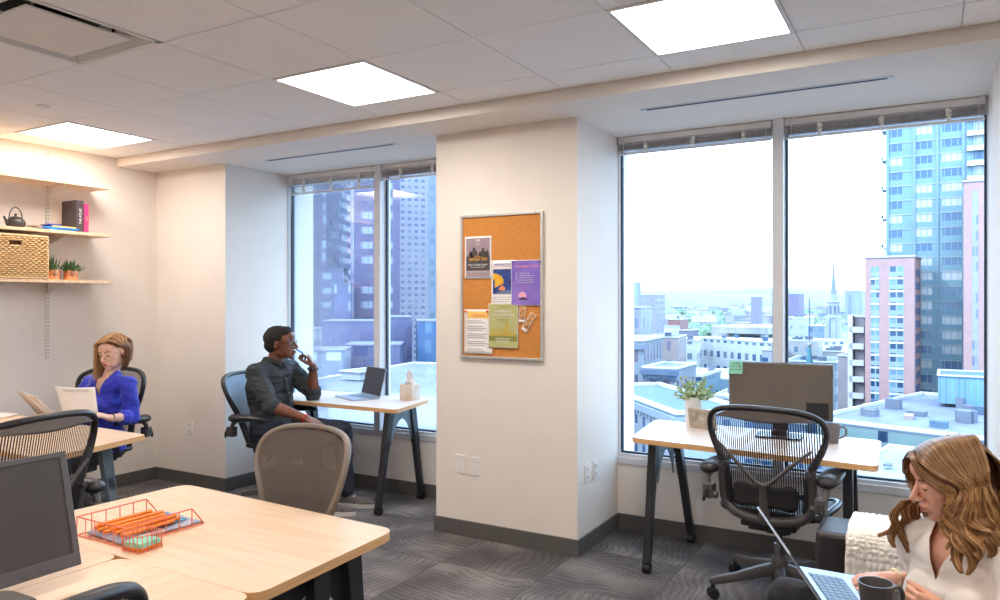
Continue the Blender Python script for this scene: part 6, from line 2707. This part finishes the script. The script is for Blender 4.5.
block('small red brick penthouse among the roofs', 668, 680, 320, 330, om('brick_red', (210, 152, 152)), 12, boxes=1)
block('square white stair tower among the roofs', 664, 674, 327, 318, CW, 8, parapet=.4)
block('lilac rooftop box left of the long white building', 679, 690, 331, 305, om('lilac_box', (180, 180, 212)), 12, parapet=.4)
st = fac('grey_stone_pairs', (178, 192, 210), (112, 112, 146), 2.15, 5.2, .5, .58, glass2=(160, 130, 152), mull=2, oz=.6)
o, w, h = block('tall grey stone corner building with paired windows, left edge of the right window', 590, 644, 341, 132, st, 13, yaw=-26, parapet=.9)
cor = om('stone_cornice', (150, 170, 198))
b = MB()
b.box(-w / 2 - .5, w / 2 + .5, -.6, 0, h - 1.2, h - .5)
b.box(-w / 2 - .3, w / 2 + .3, -.35, 0, h - 7.6, h - 7.2)
b.build('cornice', cor, o, smooth=0)
o, w, h = block('grey stone building with rows of paired windows under a heavy cornice', 643, 677, 369, 121, st, 11, yaw=-30, parapet=.6)
cor2 = om('stone_cornice2', (112, 142, 180))
b = MB()
b.box(-w / 2 - .3, w / 2 + .3, -.7, 0, h - .8, h)
b.build('cornice', cor2, o, smooth=0)
for k in range(18):
    b = MB()
    x = -w / 2 + (k + .5) * w / 18
    b.box(x - .1, x + .1, -.55, 0, h - 1.5, h - .8)
    b.build('cornice_bracket', cor2, o, smooth=0)
block('dark teal loading block between the stone building and the pot', 679, 702, 376, 150, fac('dark_glazed', (150, 196, 224), (60, 100, 160), 3, 30, .5, .9), 14, roof=RW, boxes=1)
block('flat white and blue roof behind the plant', 690, 775, 378, 168, om('blue_wall', (150, 190, 222)), 22, roof=om('white_roof2', (222, 232, 244), scale=.15, var=.08), boxes=9, parapet=.5, seed=5)
block('pale lilac parapet block left of the monitor', 712, 750, 398, 140, om('lilac_wall', (206, 210, 232)), 16, roof=RW, boxes=3)
block('deep blue roof behind the desk corner', 632, 722, 407, 112, om('blue_deep', (80, 138, 192)), 6, roof=om('blue_roof', (92, 152, 204), scale=.3, var=.1), parapet=.6, boxes=3)
block('broad low blue roof between the desk and the street', 732, 806, 420, 106, om('blue_deep2', (130, 166, 206)), 22, roof=om('blue_roof2', (130, 174, 214), scale=.2, var=.1), parapet=.5, boxes=8)
p = at(650, 423, 96)
T = thing('domed_roof', 'low violet domed roof below the grey stone buildings', 'roof', (p.x, p.y, p.z - 1.5), R(30))
b = MB()
b.lathe([(5.2, 0), (5.0, .9), (3.6, 2.6), (1.2, 4.0), (.3, 4.3), (.25, 4.9), (0, 5)], 20)
b.build('dome', om('dome_violet', (140, 138, 176)), T, smooth=40)
b = MB()
b.lathe([(5.3, -40), (5.3, 0), (5.2, .05)], 20)
b.build('drum', st, T, smooth=40)
o, w, h = block('near pale stone building with a dentilled cornice, lower left of the right window', 600, 676, 388, 96, fac('near_stone', (206, 220, 236), (96, 130, 180), 2.3, 3.9, .36, .5, oz=2.2), 8, yaw=-80, roof=RB, parapet=.8)
cor3 = om('stone_cornice3', (188, 206, 228))
b = MB()
b.box(-w / 2 - .4, w / 2 + .4, -.5, 0, h - .7, h)
b.build('cornice', cor3, o, smooth=0)
n = int(w / .9)
for k in range(min(n, 90)):
    b = MB()
    x = -w / 2 + (k + .5) * w / n
    b.box(x - .15, x + .15, -.4, 0, h - 1.2, h - .7)
    b.build('dentil', cor3, o, smooth=0)
o, w, h = block('pale stone block with square windows seen under the desk', 722, 790, 454, 82, fac('near_stone2', (220, 230, 242), (86, 128, 182), 2.6, 4.2, .42, .5, oz=1.5), 12, yaw=-44, roof=RW, parapet=.6, boxes=3)
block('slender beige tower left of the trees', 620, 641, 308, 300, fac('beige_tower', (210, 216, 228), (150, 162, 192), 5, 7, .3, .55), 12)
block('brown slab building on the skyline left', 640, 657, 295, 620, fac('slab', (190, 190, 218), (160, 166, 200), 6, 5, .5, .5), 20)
block('tall narrow white tower standing on the skyline', 632.5, 637.5, 282, 1500, om('white_far', (200, 218, 240)), 20, parapet=0)  # skyline blocks carry the haze in their pale bluish colours
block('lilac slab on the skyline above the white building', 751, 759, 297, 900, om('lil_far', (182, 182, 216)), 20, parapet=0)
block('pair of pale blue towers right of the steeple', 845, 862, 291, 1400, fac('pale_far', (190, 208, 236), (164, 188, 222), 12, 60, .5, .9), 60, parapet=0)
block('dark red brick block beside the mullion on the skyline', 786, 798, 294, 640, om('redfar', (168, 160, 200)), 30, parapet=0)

# low houses towards the hills: many, alike, their colours paled to stand in for haze
rn = random.Random(21)
hm = [om('house_%d' % i, c, scale=.05, var=.04) for i, c in enumerate(((222, 228, 240), (196, 206, 228), (206, 196, 214), (236, 240, 246), (180, 196, 222), (214, 218, 226)))]
rm = [om('houseroof_%d' % i, c, scale=.05) for i, c in enumerate(((176, 190, 216), (206, 218, 234), (190, 178, 200)))]


def house(px, py, s, wpx, hpx):
    p = at(px, py, s)
    k = s / 750
    o = thing('house', 'small pale house or block among many toward the hills', 'house', (p.x, p.y, p.z - hpx * k), R(30 + rn.uniform(-25, 25)), 'small pale houses toward the hills')
    w, h = wpx * k / 2, hpx * k
    b = MB()
    d = w * rn.uniform(.6, 1.4)
    b.box(-w, w, -d, d, -max(2, h), h)
    b.build('walls', rn.choice(hm), o, smooth=0)
    b = MB()
    if rn.random() < .45:
        b.add([(-w, -d, h), (w, -d, h), (w, d, h), (-w, d, h), (-w, 0, h + w * .5), (w, 0, h + w * .5)], [(0, 1, 5, 4), (2, 3, 4, 5), (0, 4, 3), (1, 2, 5)])
    else:
        b.box(-w * 1.02, w * 1.02, -d * 1.02, d * 1.02, h, h + .1 * h)
    b.build('roof', rn.choice(rm), o, smooth=0)


def free(px, py, s, r):
    p = at(px, py, s)
    for q, rr in spots:
        if (q.x - p.x) ** 2 + (q.y - p.y) ** 2 < (r + rr) ** 2:
            return False
    spots.append((V((p.x, p.y, 0)), r))
    return True


# trees first: the park
tree_spots = []
for k in range(900):
    s = 700 * (3.4 ** rn.random())
    px = rn.choice([rn.uniform(640, 735), rn.uniform(645, 720), rn.uniform(800, 828), rn.uniform(620, 860)])
    py = 300 + 46.5 * 750 / s
    if len(tree_spots) < 90 and free(px, py, s, 13):
        tree_spots.append((px, py, s))
n = 0
for k in range(2500):
    s = 620 * (6 ** rn.random())
    py = 300 + 46.5 * 750 / s
    px = rn.uniform(616, 868)
    hm_ = rn.uniform(7, 20)
    wd_ = rn.uniform(10, 34) * (1 if s < 1800 else 1.8)
    if n < 230 and free(px, py, s, wd_ * .72):
        house(px, py - hm_ * 750 / s, s, wd_ * 750 / s, hm_ * 750 / s)
        n += 1

# park trees
tm = [om('tree_a', (122, 172, 146), scale=.3, c2=(176, 208, 166)), om('tree_b', (146, 186, 170), scale=.3, c2=(186, 212, 180))]
tk = om('tree_trunk', (130, 130, 140))


def tree(px, py, s, hpx):
    p = at(px, py, s)
    k = s / 750
    h = hpx * k
    o = thing('tree', 'pale green park tree in the middle distance of the right window', 'tree', (p.x, p.y, p.z), 0, 'park trees between the houses')
    b = MB()
    for q in range(5):
        a = q * 1.9 + px
        b.ell((math.cos(a) * h * .3, math.sin(a) * h * .3, h * (.55 + .12 * math.sin(q * 2 + px))), (h * .36, h * .36, h * .34), 9)
    b.v = [tuple(V(v) + V((noise.noise(V(v) * .35), noise.noise(V(v) * .35 + V((9, 0, 0))), noise.noise(V(v) * .35 + V((0, 9, 0))))) * h * .12) for v in b.v]
    b.build('crown', rn.choice(tm), o)
    b = MB()
    b.tube([(0, 0, 0), (0, 0, h * .4)], [h * .05, h * .03], 6)
    b.build('trunk', tk, o)


for px, py, s in tree_spots:
    tree(px, py, s, rn.uniform(13, 20) * 750 / s)

# ---- left window
LR = om('lavender_roof', (150, 156, 198), scale=.2, var=.1)
k1 = fac('plum_tower', (134, 136, 186), (184, 204, 232), 5.0, 3.2, .44, .58, glass2=(112, 114, 164), mull=2, oz=.8)
k2 = fac('plum_tower_b', (140, 150, 200), (184, 206, 232), 3.2, 3.2, .66, .5, glass2=(134, 144, 194), mull=2)
K3 = fac('lav_tower', (166, 180, 218), (192, 208, 236), 3.0, 3.2, .6, .5, glass2=(136, 146, 192), mull=2)
block('tall plum brick tower with few lit windows, left pane of the left window', 308, 326, -120, 190, k1, 16, yaw=0, parapet=0, roof=LR)
block('pale violet glass wing joined to the plum tower', 326, 341, -60, 216, k2, 20, yaw=0, parapet=0, roof=LR)
block('pale blue tower at the far left edge of the left window', 268, 308, -60, 210, K3, 20, yaw=0, parapet=0, roof=LR)
block('lower lavender block in front of the plum tower', 290, 344, 268, 168, fac('lav_block', (150, 156, 202), (188, 206, 232), 4.4, 3.2, .42, .4, glass2=(146, 150, 198)), 14, yaw=8, parapet=0, roof=LR)
block('stepped lavender terrace block under the pale tower', 334, 351, 284, 138, fac('step_block', (134, 138, 190), (176, 200, 232), 4, 3.2, .5, .5, glass2=(128, 130, 182)), 12, yaw=10, parapet=0, roof=LR)
block('dark brick block with lit windows beside the mullion of the left window', 354, 400, 150, 150, fac('dusk_brick', (126, 120, 168), (190, 204, 232), 4.0, 3.0, .55, .46, glass2=(104, 106, 156), mull=2), 14, yaw=14, parapet=0, roof=LR)
block('pale blue slab standing between the two towers of the left window', 339, 356, 90, 260, fac('gapslab', (196, 212, 240), (176, 196, 232), 3, 3.2, .5, .5), 16, yaw=0, parapet=0, roof=LR)
block('pale lattice fronted tower in the right pane of the left window', 384, 428, 120, 176, fac('lattice_tower', (212, 212, 232), (104, 120, 182), 1.6, 1.5, .56, .44, glass2=(160, 160, 200)), 14, yaw=14, parapet=0, roof=LR)
block('tall pale blue slab behind the lattice tower', 372, 470, -80, 240, fac('paleslab', (204, 220, 244), (180, 200, 234), 2.4, 3.4, .5, .5), 14, yaw=0, parapet=0, roof=LR)
block('violet block with square windows under the lattice tower', 384, 412, 318, 118, k1, 12, yaw=10, parapet=0, roof=LR)
block('deep blue glass block behind the tissue box', 418, 452, 322, 112, fac('deepblue', (80, 130, 190), (46, 84, 150), 2.0, 3.0, .5, .6, glass2=(120, 166, 214)), 10, yaw=8, parapet=0, roof=LR)
block('middle lavender office row behind the man', 284, 324, 330, 130, fac('midrow', (176, 186, 216), (226, 234, 246), 8, 3.3, .8, .5, glass2=(196, 208, 232), mull=3), 10, yaw=6, parapet=0, roof=LR)
block('grey violet office row left of the mullion', 322, 382, 322, 116, fac('midrow2', (130, 130, 180), (184, 204, 234), 4.2, 3.1, .5, .45, glass2=(118, 120, 172), mull=2), 10, yaw=4, parapet=0, roof=LR)
block('pale blue white street building behind the laptop lid', 300, 343, 352, 94, fac('lowlav', (170, 184, 218), (214, 224, 240), 3, 3, .6, .4), 8, yaw=4, parapet=0, roof=LR)
block('low violet row with lit windows above the desk', 345, 400, 346, 104, fac('lowrow', (136, 136, 182), (190, 208, 236), 3.2, 3.0, .6, .5, glass2=(96, 110, 168), mull=2), 8, yaw=4, parapet=0, roof=LR)
block('white hut with a rooftop unit on the terrace behind the laptop', 341, 360, 373, 82, om('hut_white', (226, 232, 240)), 4, zbot=at(240, 396, 70).z + .3, parapet=.2)
block('broad pale roof terrace outside the left window', 240, 480, 396, 70, om('terrace_wall', (206, 210, 224)), 36, yaw=-20, roof=om('terrace_roof', (150, 160, 200), scale=.2, var=.1), parapet=.4)
block('pink grey street building low in the left window', 300, 460, 420, 46, om('streetpink', (222, 206, 216)), 12, yaw=-20, roof=om('street_roof', (190, 196, 224), scale=.4), parapet=0)
# ---------------------------------------------------------------- light, camera
wd = bpy.data.worlds.new('sky')
sc.world = wd
wd.use_nodes = True
nt = NT(wd)
bg = nt.n['Background']
tc = nt.new('ShaderNodeTexCoord')
mp = nt.new('ShaderNodeMapping')
mp.inputs['Scale'].default_value = (2.0, 2.0, 7)
nt.link(tc.outputs['Generated'], mp.inputs[0])
nz = nt.new('ShaderNodeTexNoise')
nz.inputs['Scale'].default_value = 2.2
nz.inputs['Detail'].default_value = 6
nt.link(mp.outputs[0], nz.inputs['Vector'])
nt.link(nt.ramp(nz.outputs['Fac'], [(.35, (.50, .73, 1.0)), (.6, (.62, .81, 1.0))]), bg.inputs[0])
bg.inputs[1].default_value = SKY_E

sun = bpy.data.lights.new('sun', 'SUN')
sun.energy = SUN_E
sun.angle = R(1)
sun.color = (1, .97, .92)
so = bpy.data.objects.new('sun', sun)
COL.objects.link(so)
so.rotation_euler = V((.55, .55, -.62)).to_track_quat('-Z', 'Y').to_euler()

cam = bpy.data.cameras.new('camera')
cam.sensor_width = 36
cam.lens = 27
cam.clip_start = .02
cam.clip_end = 20000
co = bpy.data.objects.new('camera', cam)
COL.objects.link(co)
co.location = (0, 0, CAMH)
co.rotation_euler = (R(90), 0, R(30))
sc.camera = co
sc.view_settings.view_transform = 'Standard'
sc.view_settings.look = 'None'
sc.view_settings.exposure = EXPO
sc.view_settings.gamma = 1
sc.view_settings.use_curve_mapping = False
sc.cycles.use_denoising = True
sc.cycles.max_bounces = 10
sc.cycles.diffuse_bounces = 5
sc.cycles.transparent_max_bounces = 24
sc.cycles.sample_clamp_indirect = 6
